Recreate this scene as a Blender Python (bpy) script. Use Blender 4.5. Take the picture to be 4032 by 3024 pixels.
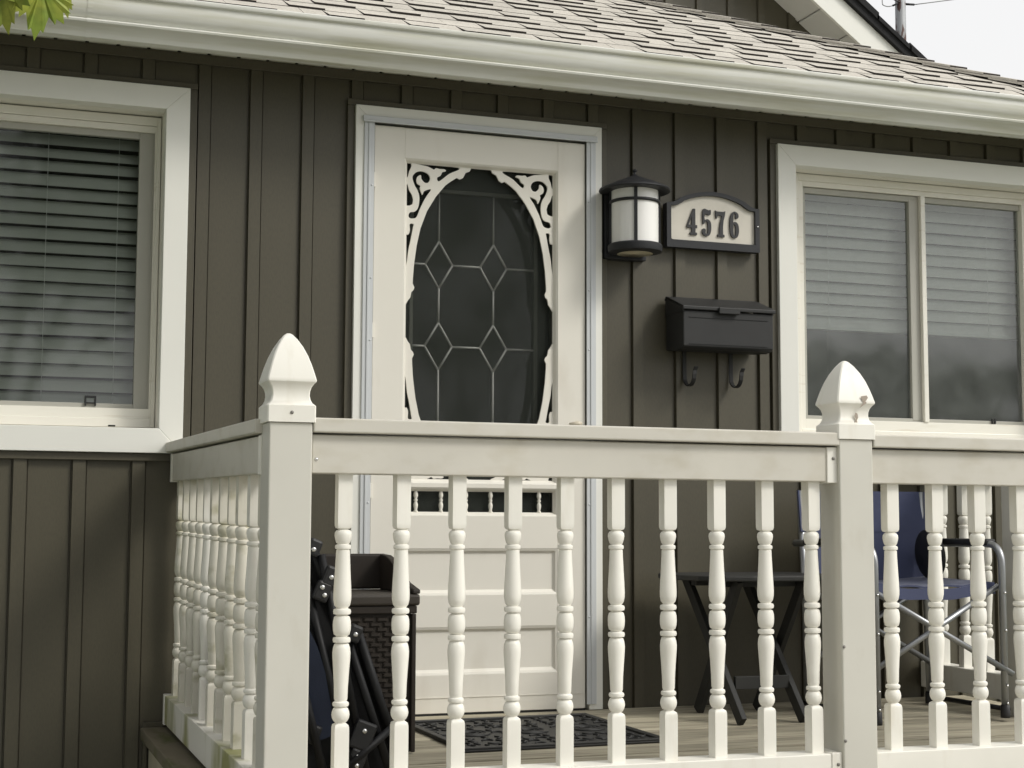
import bpy, bmesh, math, random
from mathutils import Vector, Matrix, Euler
R = math.radians
random.seed(7)
scene = bpy.context.scene
for o in list(bpy.data.objects):
    bpy.data.objects.remove(o)
COL = scene.collection

# ------------------------------------------------------------------ camera
cam = bpy.data.objects.new('camera', bpy.data.cameras.new('camera'))
COL.objects.link(cam)
cam.data.sensor_width = 36.0
cam.data.lens = 54.92
cam.data.clip_start = 0.05
cam.data.clip_end = 3000
_yaw, _pit, _rol = 0.34273, 0.092675, 0.003473
_F = Vector((math.sin(_yaw)*math.cos(_pit), math.cos(_yaw)*math.cos(_pit), math.sin(_pit)))
_Rt = Vector((math.cos(_yaw), -math.sin(_yaw), 0))
_U = _Rt.cross(_F)
_R2 = _Rt*math.cos(_rol) + _U*math.sin(_rol)
_U2 = -_Rt*math.sin(_rol) + _U*math.cos(_rol)
M = Matrix((_R2, _U2, -_F)).transposed().to_4x4()
M.translation = Vector((-1.3673, -5.3053, 0.6449))
cam.matrix_world = M
scene.camera = cam

# ------------------------------------------------------------------ world, sun, exposure
SUN_EL, SUN_AZ = R(40), R(48)      # azimuth measured from -Y (towards the viewer) round to +X
world = bpy.data.worlds.new('World')
scene.world = world
world.use_nodes = True
wn, wl = world.node_tree.nodes, world.node_tree.links
wn.clear()
wo = wn.new('ShaderNodeOutputWorld'); wb = wn.new('ShaderNodeBackground')
sky = wn.new('ShaderNodeTexSky'); sky.sky_type = 'NISHITA'; sky.sun_disc = False
sky.sun_elevation = SUN_EL; sky.sun_rotation = R(180) - SUN_AZ
sky.dust_density = 6.0; sky.air_density = 1.0; sky.ozone_density = 1.0
hs = wn.new('ShaderNodeHueSaturation'); hs.inputs['Saturation'].default_value = 0.08
wl.new(sky.outputs[0], hs.inputs['Color']); 
ov = wn.new('ShaderNodeMix'); ov.data_type = 'RGBA'        # overcast: an even white cloud layer over most of the sky light
ov.inputs[0].default_value = 0.80; ov.inputs[7].default_value = (4.7, 4.7, 4.7, 1)
wl.new(hs.outputs[0], ov.inputs[6]); wl.new(ov.outputs[2], wb.inputs['Color'])
wl.new(wb.outputs[0], wo.inputs[0])
wb.inputs['Strength'].default_value = 0.15
sun = bpy.data.objects.new('sun', bpy.data.lights.new('sun', 'SUN'))
COL.objects.link(sun)
sun.data.energy = 1.1; sun.data.angle = R(15); sun.data.color = (1.0, 0.96, 0.88)
_sd = Vector((math.sin(SUN_AZ)*math.cos(SUN_EL), -math.cos(SUN_AZ)*math.cos(SUN_EL), math.sin(SUN_EL)))
sun.rotation_euler = _sd.to_track_quat('Z', 'Y').to_euler()
scene.view_settings.view_transform = 'Standard'
scene.view_settings.look = 'None'
scene.view_settings.exposure = 0.5
scene.view_settings.gamma = 1.0
scene.view_settings.use_curve_mapping = False
scene.cycles.use_denoising = True
scene.cycles.max_bounces = 6
scene.cycles.diffuse_bounces = 3
scene.cycles.glossy_bounces = 3
scene.cycles.transparent_max_bounces = 12

# ------------------------------------------------------------------ materials
MATS = {}
def mat(name, col, rough=0.5, metal=0.0, spec=0.5, vary=0.0, vscale=(3, 3, 3), col2=None, c2scale=(4, 4, 4), c2lo=0.5, c2hi=0.7,
        bump=0.0, bscale=(200, 200, 200), bdist=0.002, detail=4.0, sheen=0.0, each=0.0):
    if name in MATS: return MATS[name]
    m = bpy.data.materials.new(name); m.use_nodes = True
    n, l = m.node_tree.nodes, m.node_tree.links
    b = n['Principled BSDF']
    b.inputs['Roughness'].default_value = rough
    b.inputs['Metallic'].default_value = metal
    b.inputs['Specular IOR Level'].default_value = spec
    if sheen: b.inputs['Sheen Weight'].default_value = sheen
    geo = n.new('ShaderNodeNewGeometry')
    def noise(sc, det=detail):
        mp = n.new('ShaderNodeMapping'); mp.inputs['Scale'].default_value = sc
        l.new(geo.outputs['Position'], mp.inputs[0])
        t = n.new('ShaderNodeTexNoise'); t.inputs['Scale'].default_value = 1.0; t.inputs['Detail'].default_value = det
        l.new(mp.outputs[0], t.inputs['Vector'])
        return t
    out = None
    rgb = n.new('ShaderNodeRGB'); rgb.outputs[0].default_value = (*col, 1)
    out = rgb.outputs[0]
    if col2:
        t = noise(c2scale)
        mr = n.new('ShaderNodeMapRange'); mr.inputs['From Min'].default_value = c2lo; mr.inputs['From Max'].default_value = c2hi
        l.new(t.outputs[0], mr.inputs[0])
        mx = n.new('ShaderNodeMix'); mx.data_type = 'RGBA'
        l.new(mr.outputs[0], mx.inputs[0]); l.new(out, mx.inputs[6]); mx.inputs[7].default_value = (*col2, 1)
        out = mx.outputs[2]
    if vary:
        t = noise(vscale)
        mr = n.new('ShaderNodeMapRange'); mr.inputs['From Min'].default_value = 0.25; mr.inputs['From Max'].default_value = 0.75
        mr.inputs['To Min'].default_value = 1-vary; mr.inputs['To Max'].default_value = 1+vary
        l.new(t.outputs[0], mr.inputs[0])
        mx = n.new('ShaderNodeVectorMath'); mx.operation = 'SCALE'
        l.new(out, mx.inputs[0]); l.new(mr.outputs[0], mx.inputs['Scale'])
        out = mx.outputs[0]
    if each:
        oi = n.new('ShaderNodeObjectInfo'); mr = n.new('ShaderNodeMapRange')
        mr.inputs['To Min'].default_value = 1-each; mr.inputs['To Max'].default_value = 1+each
        l.new(oi.outputs['Random'], mr.inputs[0])
        mx = n.new('ShaderNodeVectorMath'); mx.operation = 'SCALE'
        l.new(out, mx.inputs[0]); l.new(mr.outputs[0], mx.inputs['Scale']); out = mx.outputs[0]
    l.new(out, b.inputs['Base Color'])
    if bump:
        t = noise(bscale, 6)
        bp = n.new('ShaderNodeBump'); bp.inputs['Strength'].default_value = bump; bp.inputs['Distance'].default_value = bdist
        l.new(t.outputs[0], bp.inputs['Height']); l.new(bp.outputs[0], b.inputs['Normal'])
    MATS[name] = m
    return m

siding = mat('siding', (0.086, 0.0765, 0.0505), 0.46, vary=0.06, vscale=(5, 5, 0.8), col2=(0.075, 0.067, 0.0455), c2scale=(220, 220, 60), c2lo=.4, c2hi=.7,
             bump=0.18, bscale=(320, 320, 60), bdist=0.001, spec=0.5, each=0.05)
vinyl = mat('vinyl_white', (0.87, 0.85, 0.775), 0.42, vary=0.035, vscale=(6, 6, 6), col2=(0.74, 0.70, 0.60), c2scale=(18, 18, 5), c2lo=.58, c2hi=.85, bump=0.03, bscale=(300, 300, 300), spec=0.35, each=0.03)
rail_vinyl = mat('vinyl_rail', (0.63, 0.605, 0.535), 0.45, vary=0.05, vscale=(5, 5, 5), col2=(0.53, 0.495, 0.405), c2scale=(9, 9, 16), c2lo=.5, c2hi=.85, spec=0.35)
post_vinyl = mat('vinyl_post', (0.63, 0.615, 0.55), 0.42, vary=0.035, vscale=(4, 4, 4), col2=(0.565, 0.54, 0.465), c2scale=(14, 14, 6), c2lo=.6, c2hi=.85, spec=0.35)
vinyl_moss = mat('vinyl_mossy', (0.77, 0.75, 0.68), 0.5, vary=0.04, col2=(0.33, 0.33, 0.15), c2scale=(5, 4.5, 2.0), c2lo=.46, c2hi=.60, bump=0.03, spec=0.3)
trim = mat('trim_white', (0.85, 0.845, 0.785), 0.38, vary=0.02, vscale=(2, 2, 2), spec=0.4)
frame_white = mat('frame_white', (0.85, 0.825, 0.74), 0.35, vary=0.02, col2=(0.62, 0.55, 0.43), c2scale=(3, 30, 60), c2lo=.62, c2hi=.85)
sash_grey = mat('sash_grey', (0.44, 0.43, 0.38), 0.45, vary=0.05)
cream = mat('door_cream', (0.81, 0.78, 0.70), 0.42, vary=0.025, vscale=(3, 3, 3), col2=(0.70, 0.66, 0.57), c2scale=(8, 8, 3), c2lo=.6, c2hi=.9, spec=0.35)
alu_trim = mat('door_alu', (0.62, 0.64, 0.65), 0.35, vary=0.03, spec=0.5)
gutter_m = mat('gutter_white', (0.80, 0.80, 0.745), 0.36, vary=0.04, vscale=(1.5, 8, 8), col2=(0.62, 0.61, 0.48), c2scale=(2.2, 30, 40), c2lo=.45, c2hi=.75, spec=0.4)
soffit_m = mat('soffit_white', (0.75, 0.73, 0.62), 0.5, vary=0.06, col2=(0.48, 0.47, 0.33), c2scale=(4, 9, 9), c2lo=.45, c2hi=.75)
rake_soffit_m = mat('rake_soffit', (0.66, 0.66, 0.62), 0.5, vary=0.04)
shingle_m = mat('shingle_granules', (0.60, 0.565, 0.50), 0.9, vary=0.10, vscale=(7, 9, 9), col2=(0.50, 0.47, 0.42), c2scale=(110, 110, 110), c2lo=.45, c2hi=.65, bump=0.6, bscale=(350, 350, 350), bdist=0.003, spec=0.1, each=0.04)
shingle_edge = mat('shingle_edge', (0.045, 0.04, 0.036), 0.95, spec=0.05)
black_roof = mat('rake_edge_black', (0.022, 0.022, 0.023), 0.8, vary=0.2, vscale=(20, 20, 20), spec=0.2)
black_metal = mat('black_metal', (0.022, 0.023, 0.026), 0.5, vary=0.15, vscale=(20, 20, 20), bump=0.08, bscale=(350, 350, 350), spec=0.4)
mailbox_m = mat('mailbox_black', (0.024, 0.024, 0.0235), 0.55, vary=0.12, vscale=(12, 12, 12), bump=0.12, bscale=(400, 400, 400), spec=0.4)
sign_m = mat('sign_face', (0.66, 0.625, 0.545), 0.55, vary=0.05, vscale=(20, 20, 20))
digit_m = mat('digit_black', (0.024, 0.024, 0.026), 0.5)
opal = mat('opal_glass', (0.90, 0.89, 0.86), 0.18, spec=0.5)
opal_low = mat('opal_diffuser', (0.62, 0.54, 0.38), 0.4)
deck_m = mat('deck_wood', (0.40, 0.365, 0.275), 0.8, vary=0.30, vscale=(1.5, 9, 9), col2=(0.23, 0.205, 0.155), c2scale=(3, 60, 60), c2lo=.45, c2hi=.7, bump=0.5, bscale=(12, 180, 180), bdist=0.003, spec=0.2, each=0.22)
deck_moss = mat('deck_mossy', (0.17, 0.15, 0.11), 0.9, vary=0.25, vscale=(9, 2, 9), col2=(0.10, 0.105, 0.05), c2scale=(12, 4, 14), c2lo=.5, c2hi=.68, bump=0.5, bscale=(120, 12, 120), bdist=0.003, spec=0.15)
skirt_m = mat('deck_skirt', (0.42, 0.38, 0.28), 0.8, vary=0.15, vscale=(8, 8, 2))
rubber = mat('mat_rubber', (0.022, 0.022, 0.021), 0.55, vary=0.2, vscale=(30, 30, 30), spec=0.5)
blue = mat('blue_fabric', (0.045, 0.055, 0.115), 0.8, vary=0.15, vscale=(8, 8, 8), bump=0.2, bscale=(500, 500, 500), sheen=0.2)
navy = mat('navy_fabric', (0.014, 0.020, 0.040), 0.85, vary=0.2, vscale=(8, 8, 8), bump=0.2, bscale=(400, 400, 400))
tube_m = mat('grey_tube', (0.36, 0.37, 0.38), 0.35, metal=0.75, vary=0.05)
black_tube = mat('black_tube', (0.009, 0.009, 0.010), 0.5, spec=0.35)
black_plastic = mat('black_plastic', (0.015, 0.015, 0.016), 0.5)
rivet_m = mat('rivet_steel', (0.75, 0.75, 0.74), 0.25, metal=0.9)
table_m = mat('table_charcoal', (0.024, 0.024, 0.022), 0.6, vary=0.15, vscale=(10, 10, 10), spec=0.4)
resin = mat('brown_resin', (0.021, 0.0155, 0.011), 0.6, vary=0.15, vscale=(12, 12, 12), bump=0.1, bscale=(300, 300, 300), spec=0.4)
leaf_m = mat('maple_leaf', (0.15, 0.205, 0.028), 0.5, vary=0.22, vscale=(60, 60, 60), col2=(0.27, 0.295, 0.045), c2scale=(22, 22, 22), c2lo=.45, c2hi=.7, spec=0.3, each=0.28)
bark = mat('bark', (0.09, 0.075, 0.06), 0.9, vary=0.3, vscale=(10, 10, 3), bump=0.8, bscale=(30, 30, 6), bdist=0.02)
mast_m = mat('mast_steel', (0.42, 0.43, 0.44), 0.55, metal=0.25, vary=0.12, vscale=(30, 30, 6), col2=(0.10, 0.05, 0.04), c2scale=(26, 26, 7), c2lo=.54, c2hi=.62)
wire_m = mat('wire_grey', (0.30, 0.30, 0.30), 0.6)
came_m = mat('lead_came', (0.85, 0.85, 0.80), 0.45, metal=0.2)
entry_m = mat('entry_door', (0.045, 0.05, 0.042), 0.5, vary=0.05)
jamb_m = mat('entry_jamb', (0.20, 0.21, 0.175), 0.5, vary=0.05)
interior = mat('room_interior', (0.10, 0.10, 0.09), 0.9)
blind_m = mat('blind_slat', (0.60, 0.63, 0.58), 0.5, vary=0.05)
blind_w = mat('blind_slat_white', (0.86, 0.88, 0.85), 0.5, vary=0.05)
grass_m = mat('lawn_grass', (0.055, 0.085, 0.025), 0.95, vary=0.35, vscale=(2, 2, 2), bump=0.6, bscale=(40, 40, 40), bdist=0.03)
asphalt = mat('asphalt', (0.05, 0.05, 0.052), 0.9, vary=0.15, vscale=(3, 3, 3))
core_m = mat('sheathing', (0.10, 0.09, 0.075), 0.9)
screw_m = mat('screw_dull', (0.22, 0.21, 0.19), 0.5, metal=0.3)
near_black = mat('dark_slot', (0.012, 0.012, 0.012), 0.8)  # flat near-black for the weep slot and door sweep

def foliage_mat(name, c1, c2):
    m = bpy.data.materials.new(name); m.use_nodes = True
    n, l = m.node_tree.nodes, m.node_tree.links
    b = n['Principled BSDF']; b.inputs['Roughness'].default_value = 0.55
    g = n.new('ShaderNodeNewGeometry'); r = n.new('ShaderNodeValToRGB')
    r.color_ramp.elements[0].color = (*c1, 1); r.color_ramp.elements[1].color = (*c2, 1)
    l.new(g.outputs['Random Per Island'], r.inputs[0]); l.new(r.outputs[0], b.inputs['Base Color'])
    t = n.new('ShaderNodeBsdfTranslucent'); l.new(r.outputs[0], t.inputs[0])
    mx = n.new('ShaderNodeMixShader'); mx.inputs[0].default_value = 0.3
    l.new(b.outputs[0], mx.inputs[1]); l.new(t.outputs[0], mx.inputs[2]); l.new(mx.outputs[0], n['Material Output'].inputs[0])
    return m
foliage = foliage_mat('foliage', (0.035, 0.055, 0.012), (0.09, 0.12, 0.03))

def glass_mat(name, tint=(0.9, 0.93, 0.9), dust=0.0, dscale=30.0, dcol=(0.5, 0.52, 0.48), ior=1.5, boost=1.0, dlo=0.35, dhi=0.75, wav=0.0, rough=0.0):
    m = bpy.data.materials.new(name); m.use_nodes = True
    n, l = m.node_tree.nodes, m.node_tree.links
    n.remove(n['Principled BSDF'])
    tr = n.new('ShaderNodeBsdfTransparent'); tr.inputs[0].default_value = (*tint, 1)
    gl = n.new('ShaderNodeBsdfGlossy'); gl.inputs['Roughness'].default_value = rough
    fr = n.new('ShaderNodeFresnel'); fr.inputs[0].default_value = ior
    mu = n.new('ShaderNodeMath'); mu.operation = 'MULTIPLY'; mu.inputs[1].default_value = boost; mu.use_clamp = True
    l.new(fr.outputs[0], mu.inputs[0])
    a = n.new('ShaderNodeMixShader'); l.new(mu.outputs[0], a.inputs[0]); l.new(tr.outputs[0], a.inputs[1]); l.new(gl.outputs[0], a.inputs[2])
    out = a.outputs[0]
    geo = n.new('ShaderNodeNewGeometry')
    if wav:
        t = n.new('ShaderNodeTexNoise'); t.inputs['Scale'].default_value = 4.0; l.new(geo.outputs['Position'], t.inputs['Vector'])
        bp = n.new('ShaderNodeBump'); bp.inputs['Strength'].default_value = wav; bp.inputs['Distance'].default_value = 0.01
        l.new(t.outputs[0], bp.inputs['Height']); l.new(bp.outputs[0], gl.inputs['Normal'])
    if dust:
        t = n.new('ShaderNodeTexNoise'); t.inputs['Scale'].default_value = dscale; t.inputs['Detail'].default_value = 8; t.inputs['Roughness'].default_value = 0.7
        l.new(geo.outputs['Position'], t.inputs['Vector'])
        mr = n.new('ShaderNodeMapRange'); mr.inputs['From Min'].default_value = dlo; mr.inputs['From Max'].default_value = dhi
        mr.inputs['To Min'].default_value = 0.25*dust; mr.inputs['To Max'].default_value = dust
        l.new(t.outputs[0], mr.inputs[0])
        d = n.new('ShaderNodeBsdfDiffuse'); d.inputs[0].default_value = (*dcol, 1)
        k = n.new('ShaderNodeMixShader'); l.new(mr.outputs[0], k.inputs[0]); l.new(out, k.inputs[1]); l.new(d.outputs[0], k.inputs[2])
        out = k.outputs[0]
    l.new(out, n['Material Output'].inputs[0])
    return m
glass_clear = glass_mat('glass_clear', dust=0.02, dscale=12, boost=2.2, wav=0.04, rough=0.045)
glass_dust_haze = glass_mat('glass_dust_haze', dust=0.24, dscale=9, dcol=(0.50, 0.53, 0.50), boost=2.4, dlo=0.15, dhi=0.8, wav=0.06, rough=0.055)  # window dust, made paler so it also paints sky haze over the slats
glass_door = glass_mat('glass_door', tint=(0.5, 0.52, 0.48), dust=0.05, dscale=7, boost=2.2, dlo=.45, dhi=.8, wav=0.07, rough=0.055)
def screen_mat():
    m = bpy.data.materials.new('insect_screen'); m.use_nodes = True
    n, l = m.node_tree.nodes, m.node_tree.links
    n.remove(n['Principled BSDF'])
    tr = n.new('ShaderNodeBsdfTransparent'); d = n.new('ShaderNodeBsdfDiffuse'); d.inputs[0].default_value = (0.05, 0.055, 0.048, 1)
    a = n.new('ShaderNodeMixShader'); a.inputs[0].default_value = 0.30
    l.new(tr.outputs[0], a.inputs[1]); l.new(d.outputs[0], a.inputs[2]); l.new(a.outputs[0], n['Material Output'].inputs[0])
    return m
screen_m = screen_mat()

# ------------------------------------------------------------------ mesh helpers
class MB:
    def __init__(s): s.v = []; s.f = []; s.mi = []; s.m = 0; s.sm = []; s.smooth = False
    def _add(s, vs, fs):
        k = len(s.v); s.v += [tuple(p) for p in vs]
        for f in fs: s.f.append([k+i for i in f]); s.mi.append(s.m); s.sm.append(s.smooth)
    def box(s, x0, x1, y0, y1, z0, z1):
        s._add([(x0,y0,z0),(x1,y0,z0),(x1,y1,z0),(x0,y1,z0),(x0,y0,z1),(x1,y0,z1),(x1,y1,z1),(x0,y1,z1)],
               [(0,3,2,1),(4,5,6,7),(0,1,5,4),(1,2,6,5),(2,3,7,6),(3,0,4,7)])
        return s
    def hexa(s, p):     # eight corners, bottom ring then top ring
        s._add(p, [(0,3,2,1),(4,5,6,7),(0,1,5,4),(1,2,6,5),(2,3,7,6),(3,0,4,7)]); return s
    def quad(s, *p): s._add(p, [tuple(range(len(p)))]); return s
    def extrude_x(s, prof, x0, x1, closed=True):    # prof: list of (y,z)
        n = len(prof)
        vs = [(x0,y,z) for y,z in prof]+[(x1,y,z) for y,z in prof]
        fs = [(i,(i+1)%n,(i+1)%n+n,i+n) for i in range(n if closed else n-1)]
        if closed: fs += [tuple(range(n))[::-1], tuple(range(n,2*n))]
        s._add(vs, fs); return s
    def prism_y(s, poly, y0, y1):       # poly of (x,z) extruded along y (convex or simple)
        n = len(poly)
        vs = [(x,y0,z) for x,z in poly]+[(x,y1,z) for x,z in poly]
        fs = [(i,(i+1)%n,(i+1)%n+n,i+n) for i in range(n)]+[tuple(range(n)), tuple(range(n,2*n))[::-1]]
        s._add(vs, fs); return s
    def tube(s, pts, r, n=10, caps=True):
        pts = [Vector(p) for p in pts]; rings = []
        rr = r if isinstance(r, (list, tuple)) else [r]*len(pts)
        up = None
        for i, p in enumerate(pts):
            t = (pts[min(i+1,len(pts)-1)]-pts[max(i-1,0)]).normalized()
            if up is None: up = t.orthogonal().normalized()
            up = (up - t*up.dot(t)).normalized()
            w = t.cross(up)
            rings.append([p+(up*math.cos(2*math.pi*k/n)+w*math.sin(2*math.pi*k/n))*rr[i] for k in range(n)])
        vs = [q for g in rings for q in g]; fs = []
        for i in range(len(pts)-1):
            for k in range(n):
                fs.append((i*n+k, i*n+(k+1)%n, (i+1)*n+(k+1)%n, (i+1)*n+k))
        if caps: fs += [tuple(range(n))[::-1], tuple((len(pts)-1)*n+k for k in range(n))]
        s.smooth = True; s._add(vs, fs); s.smooth = False; return s
    def lathe(s, prof, n=24, c=(0,0), sq=None):  # prof (r,z); sq: squareness per ring 0..1
        rings = []
        for i, (r, z) in enumerate(prof):
            q = sq[i] if sq else 0
            ring = []
            for k in range(n):
                a = 2*math.pi*(k+.5)/n; ca, sa = math.cos(a), math.sin(a)
                m_ = max(abs(ca), abs(sa)); f = (1-q) + q/m_
                f = min(f, 1.385) if q > .9 else f
                ring.append((c[0]+r*ca*f, c[1]+r*sa*f, z))
            rings.append(ring)
        vs = [p for g in rings for p in g]; fs = []
        for i in range(len(prof)-1):
            for k in range(n): fs.append((i*n+k, i*n+(k+1)%n, (i+1)*n+(k+1)%n, (i+1)*n+k))
        fs += [tuple(range(n))[::-1], tuple((len(prof)-1)*n+k for k in range(n))]
        s.smooth = True; s._add(vs, fs); s.smooth = False; return s
    def mesh(s, name):
        me = bpy.data.meshes.new(name); me.from_pydata(s.v, [], s.f); me.update()
        for p, i, q in zip(me.polygons, s.mi, s.sm): p.material_index = i; p.use_smooth = q
        return me
    def build(s, name, mats, parent=None, bevel=0.0, loc=None, seg=2, auto=None):
        me = s.mesh(name)
        for mm in (mats if isinstance(mats, (list, tuple)) else [mats]): me.materials.append(mm)
        bm = bmesh.new(); bm.from_mesh(me); bmesh.ops.recalc_face_normals(bm, faces=bm.faces); bm.to_mesh(me); bm.free()
        o = bpy.data.objects.new(name, me); COL.objects.link(o); o.parent = parent
        if loc: o.location = loc
        if bevel: bevel_mod(o, bevel, seg)
        if auto is not None: me.set_sharp_from_angle(angle=auto)
        return o
def bevel_mod(o, w, seg=2):
    b = o.modifiers.new('bevel', 'BEVEL'); b.width = w; b.segments = seg; b.limit_method = 'ANGLE'; b.angle_limit = R(40); b.harden_normals = False
def empty(name, loc=(0,0,0), rz=0.0, label=None, cat=None, group=None, parent=None):
    o = bpy.data.objects.new(name, None); COL.objects.link(o); o.location = loc; o.rotation_euler = (0,0,rz); o.parent = parent
    o.empty_display_size = 0.1
    if label: tag(o, label, cat, group)
    return o
def tag(o, label, cat, group=None):
    o['label'] = label; o['category'] = cat
    if group: o['group'] = group
    return o
def part(name, parent): return empty(name, parent=parent)
def inst(src, name, parent, loc=None, rot=None, scale=None):
    o = src.copy(); o.name = name; COL.objects.link(o); o.parent = parent
    if loc is not None: o.location = loc
    if rot is not None: o.rotation_euler = rot
    if scale is not None: o.scale = scale
    return o
def shape2d(name, loops, depth, material, parent, y0=0.0, smooth_loops=True):
    """Flat cut-out in the XZ plane with holes, extruded along Y; real mesh."""
    cu = bpy.data.curves.new(name, 'CURVE'); cu.dimensions = '2D'; cu.fill_mode = 'BOTH'; cu.extrude = depth/2
    for pts, sm in loops:
        if sm: pts = catmull(pts)
        sp = cu.splines.new('POLY'); sp.points.add(len(pts)-1); sp.use_cyclic_u = True
        for p, (x, z) in zip(sp.points, pts): p.co = (x, z, 0, 1)
    tmp = bpy.data.objects.new('tmp', cu); COL.objects.link(tmp)
    dg = bpy.context.evaluated_depsgraph_get(); dg.update()
    me = bpy.data.meshes.new_from_object(tmp.evaluated_get(dg))
    bpy.data.objects.remove(tmp); bpy.data.curves.remove(cu)
    me.name = name
    me.transform(Matrix.Rotation(R(90), 4, 'X')); me.transform(Matrix.Translation((0, y0, 0)))
    me.materials.clear(); me.materials.append(material)
    for p in me.polygons: p.use_smooth = False
    o = bpy.data.objects.new(name, me); COL.objects.link(o); o.parent = parent
    return o
def catmull(p, k=4):
    n = len(p); out = []
    for i in range(n):
        a, b, c, d = p[i-1], p[i], p[(i+1)%n], p[(i+2)%n]
        for j in range(k):
            t = j/k
            out.append(tuple(0.5*((2*b[q])+(-a[q]+c[q])*t+(2*a[q]-5*b[q]+4*c[q]-d[q])*t*t+(-a[q]+3*b[q]-3*c[q]+d[q])*t**3) for q in (0,1)))
    return out
def arc(c, r, a0, a1, n=8): return [(c[0]+r*math.cos(R(a0+(a1-a0)*i/n)), c[1]+r*math.sin(R(a0+(a1-a0)*i/n))) for i in range(n+1)]

GZ = -0.95      # ground level below the deck
# ------------------------------------------------------------------ ground
g = MB().quad((-400,-400,GZ),(400,-400,GZ),(400,400,GZ),(-400,400,GZ)).build('lawn', grass_m); g['kind'] = 'structure'
dv = MB().quad((-3.2,-12.5,GZ+.004),(6.5,-12.5,GZ+.004),(6.5,-1.95,GZ+.004),(-3.2,-1.95,GZ+.004)).build('bounce_paving', mat('concrete', (.46,.44,.39), .85, vary=.15, vscale=(1.5,1.5,1.5), bump=.3, bscale=(60,60,60)))  # unseen pale concrete, added to bounce light up under the eave
dv['kind'] = 'structure'
rd = MB().quad((-300,-19,GZ+.004),(300,-19,GZ+.004),(300,-12.5,GZ+.004),(-300,-12.5,GZ+.004)).build('road', asphalt); rd['kind'] = 'structure'

# ------------------------------------------------------------------ house
house = empty('house', (0,0,0), label='brown board and batten cottage with white trim, gutter and grey shingle roof', cat='house')
XL, XR = -2.35, 3.06          # ends of the front wall
ZS = 2.265                    # soffit height
# openings: x0,x1,z0,z1 (outer edges of the trim)
WL = (-1.95, -0.652, 0.892, 2.136)
DR = (-0.074, 0.865, -0.03, 2.137)
WR = (1.607, 3.010, 0.905, 2.143)
OPEN = [WL, DR, WR]
def minus(rect, opens):
    rs = [rect]
    for (a, b, c, d) in opens:
        new = []
        for (x0, x1, z0, z1) in rs:
            if b <= x0 or a >= x1 or d <= z0 or c >= z1: new.append((x0, x1, z0, z1)); continue
            if a > x0: new.append((x0, a, z0, z1))
            if b < x1: new.append((b, x1, z0, z1))
            m0, m1 = max(x0, a), min(x1, b)
            if c > z0: new.append((m0, m1, z0, c))
            if d < z1: new.append((m0, m1, d, z1))
        rs = new
    return rs
wall = part('wall', house)
core = MB()
for (x0, x1, z0, z1) in minus((XL, XR, GZ, 2.34), [(a+.05, b-.05, c+.05, d-.05) for a, b, c, d in OPEN]): core.box(x0, x1, .006, .15, z0, z1)
core.build('wall_core', core_m, wall)
BX = [-2.292+.0, -2.107, -1.922, -1.737, -1.552, -1.370, -1.187, -1.002, -.812, -.622, -.444, -.261, -.085, .098, .283, .462, .641, .820, 1.000, 1.176, 1.353, 1.530, 1.706, 1.884, 2.060, 2.237, 2.415, 2.592, 2.770, 2.948, 3.126]
BW, BD = 0.042, 0.0125
def panel_profile(xk, xn, dep=BD):
    return [(xk-.004, .0045), (xk-.0005, .0045), (xk+.001, -dep), (xk+BW-.001, -dep), (xk+BW, .003), (xk+BW+.003, .003), (xk+BW+.0045, 0.0), (xn-.006, 0), (xn-.0045, .003)]
def clip_profile(pr, a, b):
    out = []
    for (p, q) in zip(pr, pr[1:]):
        x0, x1 = p[0], q[0]
        if x1 <= a or x0 >= b: continue
        def at(x): t = (x-x0)/(x1-x0) if x1 > x0 else 0; return (x, p[1]+(q[1]-p[1])*t)
        s0, s1 = at(max(a, x0)), at(min(b, x1))
        if not out: out.append(s0)
        out.append(s1)
    return out
def siding_panels(xs, rect, opens, parent, y=0.0, zbase=0.0):
    x0_, x1_, z0_, z1_ = rect
    for xk, xn in zip(xs, xs[1:]):
        for (a, b, c, d) in minus((max(xk-.004, x0_), min(xn-.0045, x1_), z0_, z1_), opens):
            if b-a < .004 or d-c < .004: continue
            pr = clip_profile(panel_profile(xk, xn), a, b)
            if len(pr) < 2: continue
            m = MB()
            for p, q in zip(pr, pr[1:]):
                m.quad((p[0], y+p[1], c), (q[0], y+q[1], c), (q[0], y+q[1], d), (p[0], y+p[1], d))
            # returns back to the sheathing at both ends and along the bottom
            m.quad((pr[0][0], y+pr[0][1], c), (pr[0][0], y+pr[0][1], d), (pr[0][0], y+.006, d), (pr[0][0], y+.006, c))
            m.quad((pr[-1][0], y+pr[-1][1], c), (pr[-1][0], y+.006, c), (pr[-1][0], y+.006, d), (pr[-1][0], y+pr[-1][1], d))
            m.build('siding_panel', siding, parent)
siding_panels(BX, (XL, XR, GZ, ZS), OPEN, wall)
# channels round the openings and along the soffit
def jchan(x0, x1, z0, z1, y=-.020): MB().box(x0, x1, y, .004, z0, z1).build('siding_channel', siding, wall, bevel=.0015)
J = .026
jchan(XL, XR, ZS-.036, ZS-.002, -.019)
for (a, b, c, d), sides in ((WL, 'rtb'), (DR, 'lrt'), (WR, 'lrtb')):
    if 'l' in sides: jchan(a-J, a-.001, c if 'b' in sides else .0, d)
    if 'r' in sides: jchan(b+.001, b+J, c if 'b' in sides else .0, d)
    if 't' in sides: jchan(a-(J if 'l' in sides else 0), b+(J if 'r' in sides else 0), d+.001, d+J-.004, -.021)
    if 'b' in sides: jchan(a-(J if 'l' in sides else 0), b+(J if 'r' in sides else 0), c-J, c-.001, -.021)
# channel where the deck meets the wall (left end)
jchan(-.752, -.60, -.004, .012, -.022); jchan(-.756, -.742, GZ, .012, -.023)

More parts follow.
